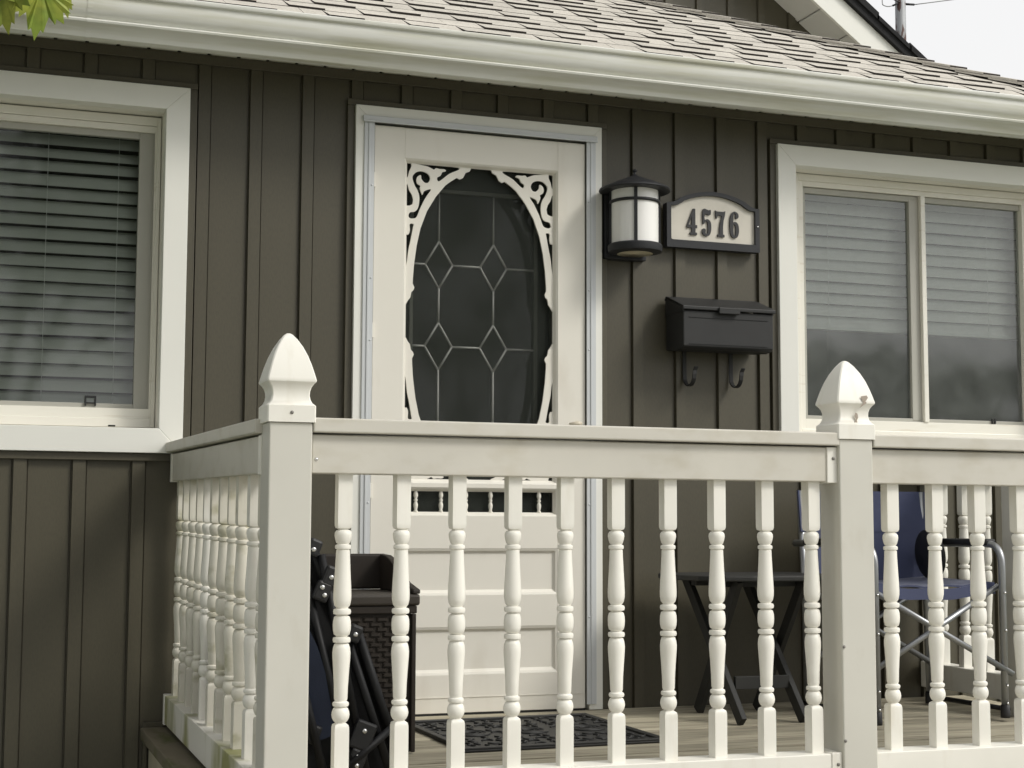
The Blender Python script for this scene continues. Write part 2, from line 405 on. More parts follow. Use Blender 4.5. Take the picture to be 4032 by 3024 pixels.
# end walls and dark rooms behind the glass
MB().box(XR, XR+.012, -.006, 2.3, GZ, ZS+.05).box(XL-.012, XL, -.006, 2.3, GZ, ZS+.05).build('end_wall', siding, house)
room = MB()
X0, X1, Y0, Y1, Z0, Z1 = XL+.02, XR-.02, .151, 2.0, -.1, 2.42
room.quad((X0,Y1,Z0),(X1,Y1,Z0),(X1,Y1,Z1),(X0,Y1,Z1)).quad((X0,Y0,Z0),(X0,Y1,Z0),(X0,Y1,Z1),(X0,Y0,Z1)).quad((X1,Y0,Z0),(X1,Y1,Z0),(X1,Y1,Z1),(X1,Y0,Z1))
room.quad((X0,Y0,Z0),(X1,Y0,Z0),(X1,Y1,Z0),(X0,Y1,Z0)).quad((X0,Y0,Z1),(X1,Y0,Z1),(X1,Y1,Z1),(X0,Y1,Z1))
room.box(-.30, -.27, .16, 2.0, -.1, 2.42).box(1.2, 1.23, .16, 2.0, -.1, 2.42)  # unseen partitions, added to keep the door glass dark
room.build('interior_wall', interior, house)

# eave: soffit panels, fascia, gutter
soffit = part('soffit', house)
sx = XL-.30; k = 0
SPW = 0.1016
sp = MB().box(.002, SPW-.010, -.226, -.001, ZS, ZS+.012).hexa([(SPW-.010,-.226,ZS+.008),(SPW+.002,-.226,ZS+.008),(SPW+.002,-.001,ZS+.008),(SPW-.010,-.001,ZS+.008),
      (SPW-.010,-.226,ZS+.012),(SPW+.002,-.226,ZS+.012),(SPW+.002,-.001,ZS+.012),(SPW-.010,-.001,ZS+.012)]).build('soffit_panel', soffit_m, soffit, bevel=.002)
sp.location.x = -1.70+.099
for k in range(1, 47): inst(sp, 'soffit_panel', soffit, loc=(-1.70+.099+k*SPW, 0, 0))
MB().box(sx, 3.12, -.2445, -.227, 2.2035, 2.345).build('fascia', gutter_m, house, bevel=.002)
GP = [(-.245,2.330),(-.318,2.330),(-.324,2.338),(-.343,2.340),(-.348,2.336),(-.348,2.325),(-.345,2.322),(-.337,2.320),(-.337,2.306),(-.3355,2.294),(-.332,2.281),(-.326,2.269),(-.318,2.260),
      (-.310,2.255),(-.309,2.252),(-.316,2.2515),(-.320,2.2465),(-.317,2.2405),(-.306,2.238),(-.296,2.235),(-.287,2.230),(-.280,2.224),(-.275,2.217),(-.273,2.211),(-.271,2.205),(-.266,2.203),(-.245,2.203)]
gt = MB().extrude_x(GP, sx, 3.13).build('gutter', gutter_m, house)
for p in gt.data.polygons: p.use_smooth = len(p.vertices) == 4
gt.data.set_sharp_from_angle(angle=R(48))

MB().extrude_x([(a_-.0012, b_-(.0012 if b_ < 2.25 else 0)) for a_, b_ in GP[2:-1]], -1.02, -1.003, closed=False).build('gutter_seam', gutter_m, house)
# roof over the porch front: shingles laid course by course, hip to the right
roof = part('roof', house)
RY, RZ, S = -.292, 2.352, 0.52
XC, HA = 3.10, 1.18
L = math.sqrt(1+S*S); U = Vector((0, 1/L, S/L)); Nn = Vector((0, -S/L, 1/L)); E0 = Vector((0, RY, RZ))
def rp(x, d, h): v = E0+U*d+Nn*h; return (x, v.y, v.z)
def hip_x(d): return XC - HA*(d/L)          # 45 degree hip in plan
DTOP = (2.0-RY)*L
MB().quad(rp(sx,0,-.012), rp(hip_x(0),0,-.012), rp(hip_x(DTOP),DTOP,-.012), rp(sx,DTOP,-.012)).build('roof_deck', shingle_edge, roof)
hx = XC
e2 = MB(); e2.quad((XC,RY,RZ-.012),(XC,4.3,RZ-.012),(XC-2.29*HA,4.3,RZ+2.29*S-.012),(XC-2.29*HA,2.0,RZ+2.29*S-.012)); e2.build('hip_slope', shingle_m, roof)
far = MB(); far.m = 0
EXP = .127
rng = random.Random(3)
row = 0; n_parts = 0
while row*EXP < DTOP-.02:
    d0 = row*EXP; x = sx - rng.random()*.2; thick = rng.random() < .5
    while x < hip_x(d0):
        thick = (not thick) if rng.random() < .85 else thick; w = rng.uniform(.10, .17) if thick else rng.uniform(.08, .16)
        t = rng.uniform(.0075, .0095) if thick else rng.uniform(.002, .0032)
        d1 = d0 + rng.uniform(-.003, .003)
        xa, xb = x+.0008, min(x+w-.0008, hip_x(d0)); xb2 = min(xb, hip_x(d0+EXP)+.01); 
        if xb-xa > .015:
            xb2 = max(xb2, xa+.005)
            P = [rp(xa,d1,-.008), rp(xb,d1,-.008), rp(xb2,d0+EXP+.004,-.008), rp(xa,d0+EXP+.004,-.008),
                 rp(xa,d1,t), rp(xb,d1,t), rp(xb2,d0+EXP+.004,.001), rp(xa,d0+EXP+.004,.001)]
            near = row < 13 and xb > -.62 and n_parts < 295
            m = MB() if near else far
            m.hexa(P)
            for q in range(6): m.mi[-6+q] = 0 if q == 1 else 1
            if near: m.build('shingle', [shingle_m, shingle_edge], roof); n_parts += 1
        x += w
    row += 1
fo = far.build('shingle_field', [shingle_m, shingle_edge], roof); fo['kind'] = 'stuff'
hv = Vector((-HA, 1, S)).normalized()
hl = Vector((1, 1, 0)).normalized()
k = 0
while k*.14 < 2.7:
    a = Vector((XC, RY, RZ)) + hv*(k*.14-.02); b = a + hv*.26
    s1 = Vector((-.5, -1, 0)).normalized(); f1 = Vector((-1, -.25, -.12)).normalized(); f2 = Vector((.3, 1, -.12)).normalized()
    m = MB()
    top0, top1 = Vector((0,0,.026)), Vector((0,0,.012))
    wv1 = Vector((-.10, -.02, -.006)); wv2 = Vector((.02, .10, -.006))
    for wv in (wv1, wv2):
        m.hexa([a+top0*.55, a+wv+top0*.55, b+wv+top1*.2, b+top1*.2, a+top0, a+wv+top0, b+wv+top1, b+top1])
        for q in range(6): m.mi[-6+q] = 1 if q in (0, 2) else 0
    m.build('hip_cap', [shingle_m, shingle_edge], roof)
    k += 1

# main gable behind
GY = 2.0
gable = part('gable_wall', house)
PX, PITCH = 0.4, 0.735
def rake_z(x): return 3.442 + (2.823-x)*PITCH        # lower edge of the rake fascia
gx = 2.272-.1845*16
gxs = [gx+.1845*i for i in range(26)]
for xk, xn in zip(gxs, gxs[1:]):
    if xk > 3.62: break
    if xn < .6: continue
    zt0, zt1 = rake_z(max(xk, PX)), rake_z(max(xn, PX))
    m = MB(); pr = panel_profile(xk, xn)
    for p, q in zip(pr, pr[1:]):
        m.quad((p[0], GY+p[1], 2.3), (q[0], GY+q[1], 2.3), (q[0], GY+q[1], rake_z(q[0])+.03), (p[0], GY+p[1], rake_z(p[0])+.03))
    m.build('siding_panel', siding, gable)
MB().prism_y([(-3.2,GZ),(3.62,GZ),(3.62,rake_z(3.62)+.02),(PX,rake_z(PX)+.02),(-3.2,rake_z(3.62)+.02)], GY+.008, GY+.15).build('gable_core', core_m, gable)
def rake_strip(name, x0, x1, lo, hi, y0, y1, m, parent, **kw):
    zz = lambda x: rake_z(x)
    return MB().hexa([(x0,y0,zz(x0)+lo),(x1,y0,zz(x1)+lo),(x1,y1,zz(x1)+lo),(x0,y1,zz(x0)+lo),(x0,y0,zz(x0)+hi),(x1,y0,zz(x1)+hi),(x1,y1,zz(x1)+hi),(x0,y1,zz(x0)+hi)]).build(name, m, parent, **kw)
rake_strip('rake_fascia', PX, 3.9, 0, .158, 1.735, 1.755, trim, house, bevel=.002)
rake_strip('rake_edge', PX, 3.95, .160, .205, 1.712, 1.90, black_roof, house)
# curled dark shingle courses along the rake edge
xx = PX
rs_ = part('main_roof', house)
i = 0
while xx < 3.9:
    rake_strip('rake_shingle', xx, min(xx+.21, 3.95), .206, .226+(.014 if i % 2 else 0)+rng.uniform(0,.008), 1.700, 2.6, black_roof, rs_)
    xx += .2; i += 1
MB().quad((PX,1.76,rake_z(PX)+.17),(3.95,1.76,rake_z(3.95)+.17),(3.95,8,rake_z(3.95)+.17),(PX,8,rake_z(PX)+.17)).quad((PX,1.7,rake_z(PX)+.17),(PX,8,rake_z(PX)+.17),(-3.15,8,rake_z(3.95)+.17),(-3.15,1.7,rake_z(3.95)+.17)).build('roof_slope', black_roof, rs_)
MB().box(3.60,3.62,GY+.16,8,GZ,2.75).build('end_wall', siding, house)
xx = 1.4; 
rsf = part('rake_soffit', house)
while xx < 3.8:
    rake_strip('soffit_panel', xx, xx+.158, .012, .020, 1.757, GY-.002, rake_soffit_m, rsf, bevel=.002)
    xx += .166
rake_strip('soffit_backing', PX, 3.85, .032, .04, 1.757, GY-.002, rake_soffit_m, rsf)

# ------------------------------------------------------------------ windows
def casing(w, parent, wd=.079, y0=-.036, y1=.02, bottom=.082):
    a, b, c, d = w; g_ = .0012
    MB().prism_y([(a,d),(b,d),(b-wd,d-wd),(a+wd,d-wd)], y0, y1).build('casing', trim, parent, bevel=.0018)
    MB().prism_y([(a,c),(b,c),(b-wd,c+bottom),(a+wd,c+bottom)], y0, y1).build('casing', trim, parent, bevel=.0018)
    MB().prism_y([(a,c),(a,d),(a+wd,d-wd),(a+wd,c+bottom)], y0, y1).build('casing', trim, parent, bevel=.0018)
    MB().prism_y([(b,c),(b,d),(b-wd,d-wd),(b-wd,c+bottom)], y0, y1).build('casing', trim, parent, bevel=.0018)
    # jamb returns
    i0, i1, k0, k1 = a+wd, b-wd, c+bottom, d-wd
    m = MB().box(i0-.012, i0, .0205, .128, k0-.012, k1+.012).box(i1, i1+.012, .0205, .128, k0-.012, k1+.012)
    m.box(i0+.0005, i1-.0005, .0205, .128, k1, k1+.012).box(i0+.0005, i1-.0005, .0205, .128, k0-.012, k0)
    m.build('jamb', frame_white, parent)
def ring(name, x0, x1, z0, z1, wx, wz, y0, y1, m, parent, bevel=.0015, wz0=None):
    q = MB(); wz0 = wz0 or wz
    q.box(x0, x0+wx, y0, y1, z0, z1).box(x1-wx, x1, y0, y1, z0, z1).box(x0+wx, x1-wx, y0+.0004, y1, z1-wz, z1).box(x0+wx, x1-wx, y0+.0004, y1, z0, z0+wz0)
    return q.build(name, m, parent, bevel=bevel)

# left window
win = part('window', house); win['label'] = 'large left window with dark lowered blind'
casing(WL, win)
ring('frame', -1.865, -.733, .982, 2.053, .014, .030, .075, .125, frame_white, win, .002, wz0=.030)
ring('frame', -1.851, -.747, 1.012, 2.022, .006, .022, .082, .125, frame_white, win, .001, wz0=.034)
q = MB().box(-.803, -.7535, .096, .124, 1.0462, 2.0); q.box(-.758, -.7535, .090, .0955, 1.0462, 2.0); q.build('sash', sash_grey, win, bevel=.0015)
for z0_, z1_ in ((1.0462, 1.062), (1.978, 2.0)): MB().box(-1.84, -.8035, .097, .124, z0_, z1_).build('sash', sash_grey, win, bevel=.001)
MB().quad((-1.83,.110,1.060),(-.80,.110,1.060),(-.80,.110,1.98),(-1.83,.110,1.98)).build('pane', glass_clear, win)
q = MB().box(-.962,-.957,.088,.096,1.052,1.086).box(-.930,-.925,.088,.096,1.052,1.086).box(-.957,-.930,.088,.096,1.080,1.086).box(-.957,-.930,.089,.096,1.060,1.064); q.build('latch', black_plastic, win)
MB().box(-.885,-.862,.0735,.0752,.9835,.9885).build('weep_slot', near_black, win)

def blind(name, x0, x1, ztop, zbot, y, pitch, sw, tilt, m, label, cords, sag=0.0):
    t = empty(name, ((x0+x1)/2, y, zbot), label=label, cat='blind')
    hw = (x1-x0)/2
    prof = []
    nn = 4
    for i in range(nn+1):
        u = -sw/2+sw*i/nn; c = .0035*(1-(2*u/sw)**2)
        prof.append((u*math.cos(tilt)-c*math.sin(tilt), u*math.sin(tilt)+c*math.cos(tilt)))
    m0 = MB()
    m0.extrude_x([(a-.0008, b-.0012) for a, b in prof]+[(a+.0008, b+.0012) for a, b in prof[::-1]], -hw, hw)
    n = int((ztop-zbot-.05)/pitch)
    src = m0.build('slat', m, t)
    for i in range(n+1):
        o = src if i == 0 else inst(src, 'slat', t)
        o.location = (0, 0, .035+i*pitch); o.rotation_euler = (rng.gauss(0,.07), rng.gauss(0,.0022), 0)
    MB().box(-hw, hw, -.026, .026, ztop-zbot-.035, ztop-zbot+.02).build('head_rail', m, t, bevel=.002)
    MB().box(-hw, hw, -.014, .014, 0, .016).build('bottom_rail', m, t, bevel=.003)
    for cx in cords: MB().tube([(cx-(x0+x1)/2, -sw*.5-.001, .0), (cx-(x0+x1)/2, -sw*.5-.001, ztop-zbot)], .0009, 5).build('ladder_cord', blind_w, t)
    return t
blind('window_blind', -1.86, -.775, 2.04, 1.00, .185, .0468, .050, R(56), blind_m, 'dark lowered slatted blind behind the left window', (-1.10, -.865))

# right window (two-pane slider)
win2 = part('window', house); win2['label'] = 'right sliding window with half-raised pale blind'
casing(WR, win2)
ring('frame', 1.688, 2.930, .982, 2.062, .075, .028, .075, .125, frame_white, win2, .002, wz0=.06)
ring('frame', 1.763, 2.855, 1.042, 2.034, .022, .020, .084, .125, frame_white, win2, .001, wz0=.040)
ring('sash', 1.790, 2.333, 1.083, 2.012, .012, .022, .098, .124, sash_grey, win2, .001, wz0=.014)
MB().box(2.286, 2.330, .0965, .124, 1.09, 2.0).build('sash', sash_grey, win2, bevel=.0015)
MB().box(2.331, 2.352, .078, .126, 1.083, 2.014).build('meeting_stile', frame_white, win2, bevel=.002)
ring('sash', 2.353, 2.855, 1.083, 2.013, .012, .022, .098, .124, sash_grey, win2, .001, wz0=.014)
MB().quad((1.795,.112,1.09),(2.29,.112,1.09),(2.29,.112,2.0),(1.795,.112,2.0)).build('pane', glass_dust_haze, win2)
MB().quad((2.36,.112,1.09),(2.85,.112,1.09),(2.85,.112,2.0),(2.36,.112,2.0)).build('pane', glass_dust_haze, win2)
q = MB().box(2.665,2.67,.09,.097,1.085,1.105).box(2.678,2.683,.09,.097,1.085,1.105); q.build('latch', black_plastic, win2)
blind('window_blind', 1.76, 2.90, 2.06, 1.455, .20, .0468, .050, R(66), blind_w, 'pale half-raised slatted blind behind the right window', (1.95, 2.72))

# ------------------------------------------------------------------ storm door and entry door
sd = part('storm_door', house); sd['label'] = 'cream storm door with carved oval fretwork'
a, b, c, d = DR
# brick-mould and aluminium frame
MB().prism_y([(a,d),(b,d),(b-.052,d-.052),(a+.052,d-.052)], -.036, .01).build('casing', trim, sd, bevel=.0015)
MB().prism_y([(a,.0),(a,d),(a+.052,d-.052),(a+.052,.0)], -.036, .01).build('casing', trim, sd, bevel=.0015)
MB().prism_y([(b,.0),(b,d),(b-.052,d-.052),(b-.052,.0)], -.036, .01).build('casing', trim, sd, bevel=.0015)
MB().box(-.050, .842, -.050, -.0365, 2.078, 2.098).box(-.050,.842,-.054,-.050,2.074,2.082).build('drip_cap', alu_trim, sd, bevel=.0015)
for s_, (u0, u1) in enumerate(((-.044, -.0075), (.8015, .838))):
    m = MB().box(u0, u1, -.0425, -.0365, .02, 2.0775)
    m.box((u0+u1)/2-.004, (u0+u1)/2+.004, -.046, -.0425, .02, 2.0775)
    m.build('frame_strip', alu_trim, sd, bevel=.001)
    xs_ = u0+.028 if s_ == 0 else u0+.009
    for zz in (1.85, 1.52, 1.30, .735, .33): 
        MB().lathe([(.0038,0),(.0034,.0015),(.0015,.0022)], 8).build('screw', alu_trim, sd).matrix_local = Matrix.Translation((xs_, -.0425, zz)) @ Matrix.Rotation(R(90), 4, 'X')
MB().box(-.022,.0,.011,.15,0,2.1).box(.795,.82,.011,.15,0,2.1).box(-.022,.82,.011,.15,2.08,2.1).build('jamb', jamb_m, sd)
YF, YB = -.030, .006
def leaf(name, x0, x1, z0, z1, y0=YF, y1=YB): return MB().box(x0, x1, y0, y1, z0, z1).build(name, cream, sd, bevel=.0012)
leaf('stile', -.004, .107, .006, 2.070); leaf('stile', .692, .799, .006, 2.070)
leaf('rail', .1072, .6918, 1.960, 2.0698, YF+.0003); leaf('rail', .1072, .6918, .790, .806, YF+.0003)
leaf('rail', .1072, .6918, .576, .692, YF+.0003); leaf('rail', .1072, .6918, .302, .414, YF+.0003); leaf('rail', .1072, .6918, .0062, .138, YF+.0003)
MB().box(.0,.797,-.0322,-.0303,.0585,.0605).build('kick_line', cream, sd)
MB().box(-.004,.799,-.028,.0,-.002,.0055).build('sweep', near_black, sd)
def sloped(x0, x1, z0, z1, w, dep, name='moulding'):
    y0, y1 = YF+.001, YF+dep
    m = MB()
    o_ = [(x0,z0),(x1,z0),(x1,z1),(x0,z1)]; i_ = [(x0+w,z0+w),(x1-w,z0+w),(x1-w,z1-w),(x0+w,z1-w)]
    mid = [((p[0]*.55+q_[0]*.45),(p[1]*.55+q_[1]*.45)) for p, q_ in zip(o_, i_)]
    ym = y0+(y1-y0)*.25
    for i in range(4):
        j = (i+1) % 4
        m.quad((o_[i][0],y0,o_[i][1]),(o_[j][0],y0,o_[j][1]),(mid[j][0],ym,mid[j][1]),(mid[i][0],ym,mid[i][1]))
        m.quad((mid[i][0],ym,mid[i][1]),(mid[j][0],ym,mid[j][1]),(mid[j][0],ym+.003,mid[j][1]),(mid[i][0],ym+.003,mid[i][1]))
        m.quad((mid[i][0],ym+.003,mid[i][1]),(mid[j][0],ym+.003,mid[j][1]),(i_[j][0],y1,i_[j][1]),(i_[i][0],y1,i_[i][1]))
    m.build(name, cream, sd)
sloped(.1072, .6918, .806, 1.960, .014, .020)
sloped(.1072, .6918, .692, .790, .013, .020)
for z0, z1 in ((.414, .576), (.138, .302)):
    sloped(.1072, .6918, z0, z1, .018, .014)
    MB().box(.118, .681, YF+.0135, YB-.004, z0+.010, z1-.010).build('panel', cream, sd)
# carved fretwork: one corner drawn from the photo, mirrored to the other three
inner = [(0.361,1.9465),(0.356,1.935),(0.341,1.929),(0.331,1.909),(0.319,1.9025),(0.308,1.908),(0.284,1.892),(0.264,1.876),(0.229,1.833),(0.196,1.777),(0.172,1.712),(0.159,1.651),(0.150,1.584),
         (0.146,1.530),(0.1455,1.513),(0.152,1.499),(0.149,1.490),(0.141,1.482),(0.137,1.462),(0.129,1.452),(0.122,1.439)]
outer = [(.115,1.439),(.115,1.954),(.361,1.954)] + inner
H2 = [(0.16,1.9475),(0.314,1.9455),(0.277,1.919),(0.243,1.891),(0.234,1.893),(0.234,1.903),(0.246,1.911),(0.253,1.924),(0.266,1.929),(0.26,1.935),(0.242,1.935),(0.229,1.937),(0.221,1.931),(0.211,1.935),(0.194,1.941),(0.174,1.9435)]
H3 = [(0.211,1.858),(0.186,1.85),(0.179,1.836),(0.174,1.844),(0.169,1.858),(0.171,1.868),(0.16,1.875),(0.156,1.887),(0.16,1.9),(0.172,1.907),(0.175,1.892),(0.188,1.88),(0.201,1.883),(0.207,1.898),(0.198,1.914),(0.177,1.921),(0.157,1.917),(0.143,1.903),(0.142,1.889),(0.15,1.867),(0.16,1.851),(0.167,1.828),(0.166,1.801),(0.161,1.784),(0.151,1.773),(0.134,1.769),(0.128,1.758),(0.131,1.749),(0.143,1.747),(0.158,1.754),(0.169,1.781),(0.182,1.809),(0.195,1.833)]
H1a = [(0.1175,1.951),(0.136,1.951),(0.137,1.935),(0.129,1.918),(0.1245,1.898),(0.1175,1.892)]
H1b = [(0.1175,1.874),(0.124,1.868),(0.13,1.848),(0.14,1.833),(0.145,1.816),(0.142,1.799),(0.131,1.793),(0.1175,1.792)]
H4 = [(0.133,1.726),(0.147,1.727),(0.145,1.713),(0.136,1.666),(0.129,1.633),(0.1235,1.589),(0.119,1.585),(0.119,1.679),(0.128,1.688),(0.133,1.702)]
CXF, CZF = .3995, 1.379
rel = lambda ps: [(x-CXF, z-CZF) for x, z in ps]
fr0 = shape2d('fretwork', [(rel(outer), False)]+[(rel(h), True) for h in (H2, H3, H4)]+[(rel(h), False) for h in (H1a, H1b)], .007, cream, sd, y0=0)
fr0.location = (CXF, -.0085, CZF)
for sx_, sz_ in ((-1,1),(1,-1),(-1,-1)): inst(fr0, 'fretwork', sd, scale=(sx_, 1, sz_))
# spindles in the little lower light
spr = [(.0055,.7025),(.0085,.706),(.0052,.712),(.0075,.722),(.0085,.730),(.0058,.738),(.0045,.741),(.0080,.746),(.0045,.751),(.0058,.754),(.0085,.762),(.0075,.770),(.0052,.778),(.0085,.784),(.0055,.7885)]
sp0 = MB().lathe(spr, 10).build('spindle', cream, sd)
for i in range(6):
    o = sp0 if i == 0 else inst(sp0, 'spindle', sd)
    o.location = (.165+.0925*i, -.008, 0)
MB().box(.118,.681,.0062,.0075,.70,1.955).build('screen', screen_m, sd)
for zz in (1.845, 1.31, .75):
    MB().box(-.0155,-.001,-.0395,-.029,zz,zz+.052).build('hinge', cream, sd, bevel=.001)
MB().tube([(.757,-.03,1.022),(.757,-.070,1.022)], [.012,.010], 10).tube([(.764,-.078,1.024),(.75,-.080,1.025),(.72,-.078,1.021)], [.009,.010,.007], 10).build('handle', mat('handle_cream', (.62,.56,.44), .4), sd)

ed = part('entry_door', house); ed['label'] = 'dark inner door with leaded glass'
MB().box(.0,.165,.082,.125,.006,2.08).box(.645,.795,.082,.125,.006,2.08).box(.165,.645,.0825,.125,.006,.95).box(.165,.645,.0825,.125,1.875,2.08).build('leaf', entry_m, ed, bevel=.004)
ring('glazing_bead', .158, .652, .943, 1.882, .014, .014, .074, .0815, jamb_m, ed, .002)
MB().box(.700,.725,.05,.0815,.006,2.08).build('stop', jamb_m, ed, bevel=.003)
MB().quad((.17,.092,.95),(.64,.092,.95),(.64,.092,1.875),(.17,.092,1.875)).build('pane', glass_door, ed)
MB().quad((.16,.13,.94),(.65,.13,.94),(.65,.13,1.89),(.16,.13,1.89)).build('pane_backing', mat('dark_backing', (.06,.062,.052), .9, vary=.2, vscale=(3,3,3)), ed)  # plain dark sheet closing the view behind the leaded pane
cm = MB()
def came(p, q, w=.0037):
    p, q = Vector((p[0],.088,p[1])), Vector((q[0],.088,q[1])); cm.tube([p, q], w, 6)
xa, xb = .272, .482
for xv in (xa, xb):
    came((xv,1.875),(xv,1.689),.0032); came((xv,1.517),(xv,1.391),.004); came((xv,1.219),(xv,.95),.004)
    for zc in (1.603, 1.304):
        came((xv,zc+.086),(xv+.052,zc)); came((xv+.052,zc),(xv,zc-.086)); came((xv,zc-.086),(xv-.052,zc)); came((xv-.052,zc),(xv,zc+.086))
for zc in (1.603, 1.304):
    came((.17,zc),(xa-.052,zc)); came((xa+.052,zc),(xb-.052,zc)); came((xb+.052,zc),(.64,zc))
cm.build('came', came_m, ed)

# ------------------------------------------------------------------ porch deck
deck = empty('porch_deck', (0,0,0), label='weathered grey-brown wooden porch deck under the railing', cat='deck')
DSL = .016     # falls slightly towards the front
def dz(y): return DSL*y
DX0, DX1 = -.60, 2.42
pw = .140
y = -.012; 
pr0 = None
i = 0
while y > -1.86:
    m = MB(); y1 = y-pw+.011
    m.box(DX0, DX1, 0, pw-.011, -.036, 0)
    if pr0 is None: pr0 = m.build('plank', deck_m, deck, bevel=.003); o = pr0
    else: o = inst(pr0, 'plank', deck)
    o.location = (0, y1, dz(y1)+rng.uniform(-.0015,.0015)); o.rotation_euler = (math.atan(DSL), 0, 0)
    y -= pw
MB().hexa([(-.765,-1.87,dz(-1.87)-.042),(-.603,-1.87,dz(-1.87)-.042),(-.603,-.020,-.042),(-.765,-.020,-.042),(-.765,-1.87,dz(-1.87)-.004),(-.603,-1.87,dz(-1.87)-.004),(-.603,-.020,-.004),(-.765,-.020,-.004)]).build('border_plank', deck_moss, deck, bevel=.004)
for yy in range(13):
    y0 = -.03-.143*yy
    MB().box(-.738,-.722, y0-.139, y0, GZ, -.05).build('skirt_board', skirt_m, deck, bevel=.002)
MB().box(-.73, DX1, -1.865, -1.845, GZ, -.07).build('fascia', skirt_m, deck)
for jx in (-.70, .9, 2.38): MB().box(jx-.02, jx+.02, -1.84, -.03, -.24, -.072).build('joist', skirt_m, deck)

# ------------------------------------------------------------------ railing posts
def cap_mesh():
    pr = [(.0570,.890),(.0570,.9285),(.0545,.9310),(.0500,.935),(.0462,.943),(.0445,.953),(.0450,.962),(.0478,.972),(.0530,.980),(.0572,.9845),(.0578,.988),(.0566,.993),(.0535,1.005),(.0480,1.024),(.0405,1.046),(.0305,1.068),(.0190,1.087),(.0095,1.0985),(.0040,1.102)]
    m = MB(); n = 4; rings = []
    def loop(r, z, c):
        c = min(c, r*.3)
        return [(r,-(r-c),z),(r,r-c,z),(r-c,r,z),(-(r-c),r,z),(-r,r-c,z),(-r,-(r-c),z),(-(r-c),-r,z),(r-c,-r,z)]
    for r, z in pr: rings.append(loop(r, z, .0032))
    vs = [p for g_ in rings for p in g_]; k = 8; fs = []
    for i in range(len(rings)-1):
        for j in range(k): fs.append((i*k+j, i*k+(j+1)%k, (i+1)*k+(j+1)%k, (i+1)*k+j))
    fs += [tuple(range(k))[::-1], tuple((len(rings)-1)*k+j for j in range(k))]
    m.smooth = True; m._add(vs, fs); return m
cap_src = None
def post(x, y, dzz, label, screw=None, finial=True, half=.0508):
    global cap_src
    p = empty('railing_post', (x, y, dzz), label=label, cat='post', group='white railing posts')
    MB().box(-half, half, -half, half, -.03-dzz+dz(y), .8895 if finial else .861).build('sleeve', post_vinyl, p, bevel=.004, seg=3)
    if not finial: MB().box(-.056, .056, -.056, .056, .8615, .880).build('flat_cap', vinyl, p, bevel=.004)
    elif cap_src is None: cap_src = cap_mesh().build('finial', vinyl, p, auto=R(30)); c_ = cap_src
    else: c_ = inst(cap_src, 'finial', p)
    for (sx_, sz_) in (screw or []):
        MB().lathe([(.0042,0),(.0042,.0015),(.002,.0025)], 10).build('screw', screw_m, p).matrix_local = Matrix.Translation((sx_, -.057 if sz_ > .89 else -half, sz_)) @ Matrix.Rotation(R(90), 4, 'X')
    return p
post(-.636, -1.687, 0, 'white square corner post with pointed finial at the left end of the porch', screw=[(.000,.912)])
p2 = post(.868, -1.687, -.006, 'white square post with pointed scuffed finial in front of the right window', screw=[(-.046,.35),(-.046,.11)])
post(2.262, -.605, -.008, 'white square post behind the blue chair, by the right window wall', finial=False)
post(2.33, -1.687, -.01, 'white square corner post at the right front end of the porch')
# scuff mark on the second finial
sc = shape2d('scuff', [([(.012,1.003),(.030,1.006),(.034,1.000),(.026,.990),(.030,.986),(.020,.980),(.008,.972),(.012,.978),(.020,.986),(.016,.992)], False)], .0006, mat('scuff', (.40,.34,.28), .8), p2, y0=-.0588)
sc2 = shape2d('scuff', [([(.000,.960),(.006,.958),(.008,.948),(.004,.940),(.006,.932),(-.004,.934),(.001,.944),(-.003,.952)], False)], .0006, mat('scuff', (.40,.34,.28), .8), p2, y0=-.0508)

# ------------------------------------------------------------------ railings
def baluster_mesh():
    z0, z1 = .060, .776
    sq = .0176
    P = [(sq,z0,1),(sq,.176,1),(.0174,.184,.97),(.0165,.190,.85),(.0115,.195,.2),(.0160,.198,0),(.0198,.205,0),(.0213,.213,0),(.0200,.221,0),(.0170,.228,0),(.0125,.231,0),(.0180,.2325,0),(.0196,.237,0),(.0186,.2415,0),(.0138,.2445,0),
         (.0158,.250,0),(.0166,.280,0),(.0188,.315,0),(.0210,.345,0),(.0213,.356,0),(.0200,.367,0),(.0172,.376,0),(.0130,.3785,0),(.0200,.380,0),(.0213,.3855,0),(.0200,.391,0),(.0122,.3935,0),
         (.0185,.398,0),(.0208,.408,0),(.0214,.419,0),(.0208,.430,0),(.0185,.439,0),(.0122,.443,0),(.0200,.4455,0),(.0213,.451,0),(.0200,.4565,0),(.0132,.459,0),(.0186,.466,0),(.0210,.478,0),(.0214,.490,0),(.0205,.510,0),(.0185,.545,0),(.0168,.580,0),(.0164,.594,0),
         (.0146,.5955,0),(.0186,.598,0),(.0192,.602,0),(.0186,.606,0),(.0132,.609,0),(.0166,.612,0),(.0190,.620,0),(.0207,.629,0),(.0200,.636,0),(.0165,.641,0),(.0112,.643,.2),(.0162,.6465,.8),(.0174,.652,.97),(sq,.660,1),(sq,z1,1)]
    return MB().lathe([(r, z) for r, z, _ in P], 28, sq=[q for _, _, q in P])
bal_src = [None]
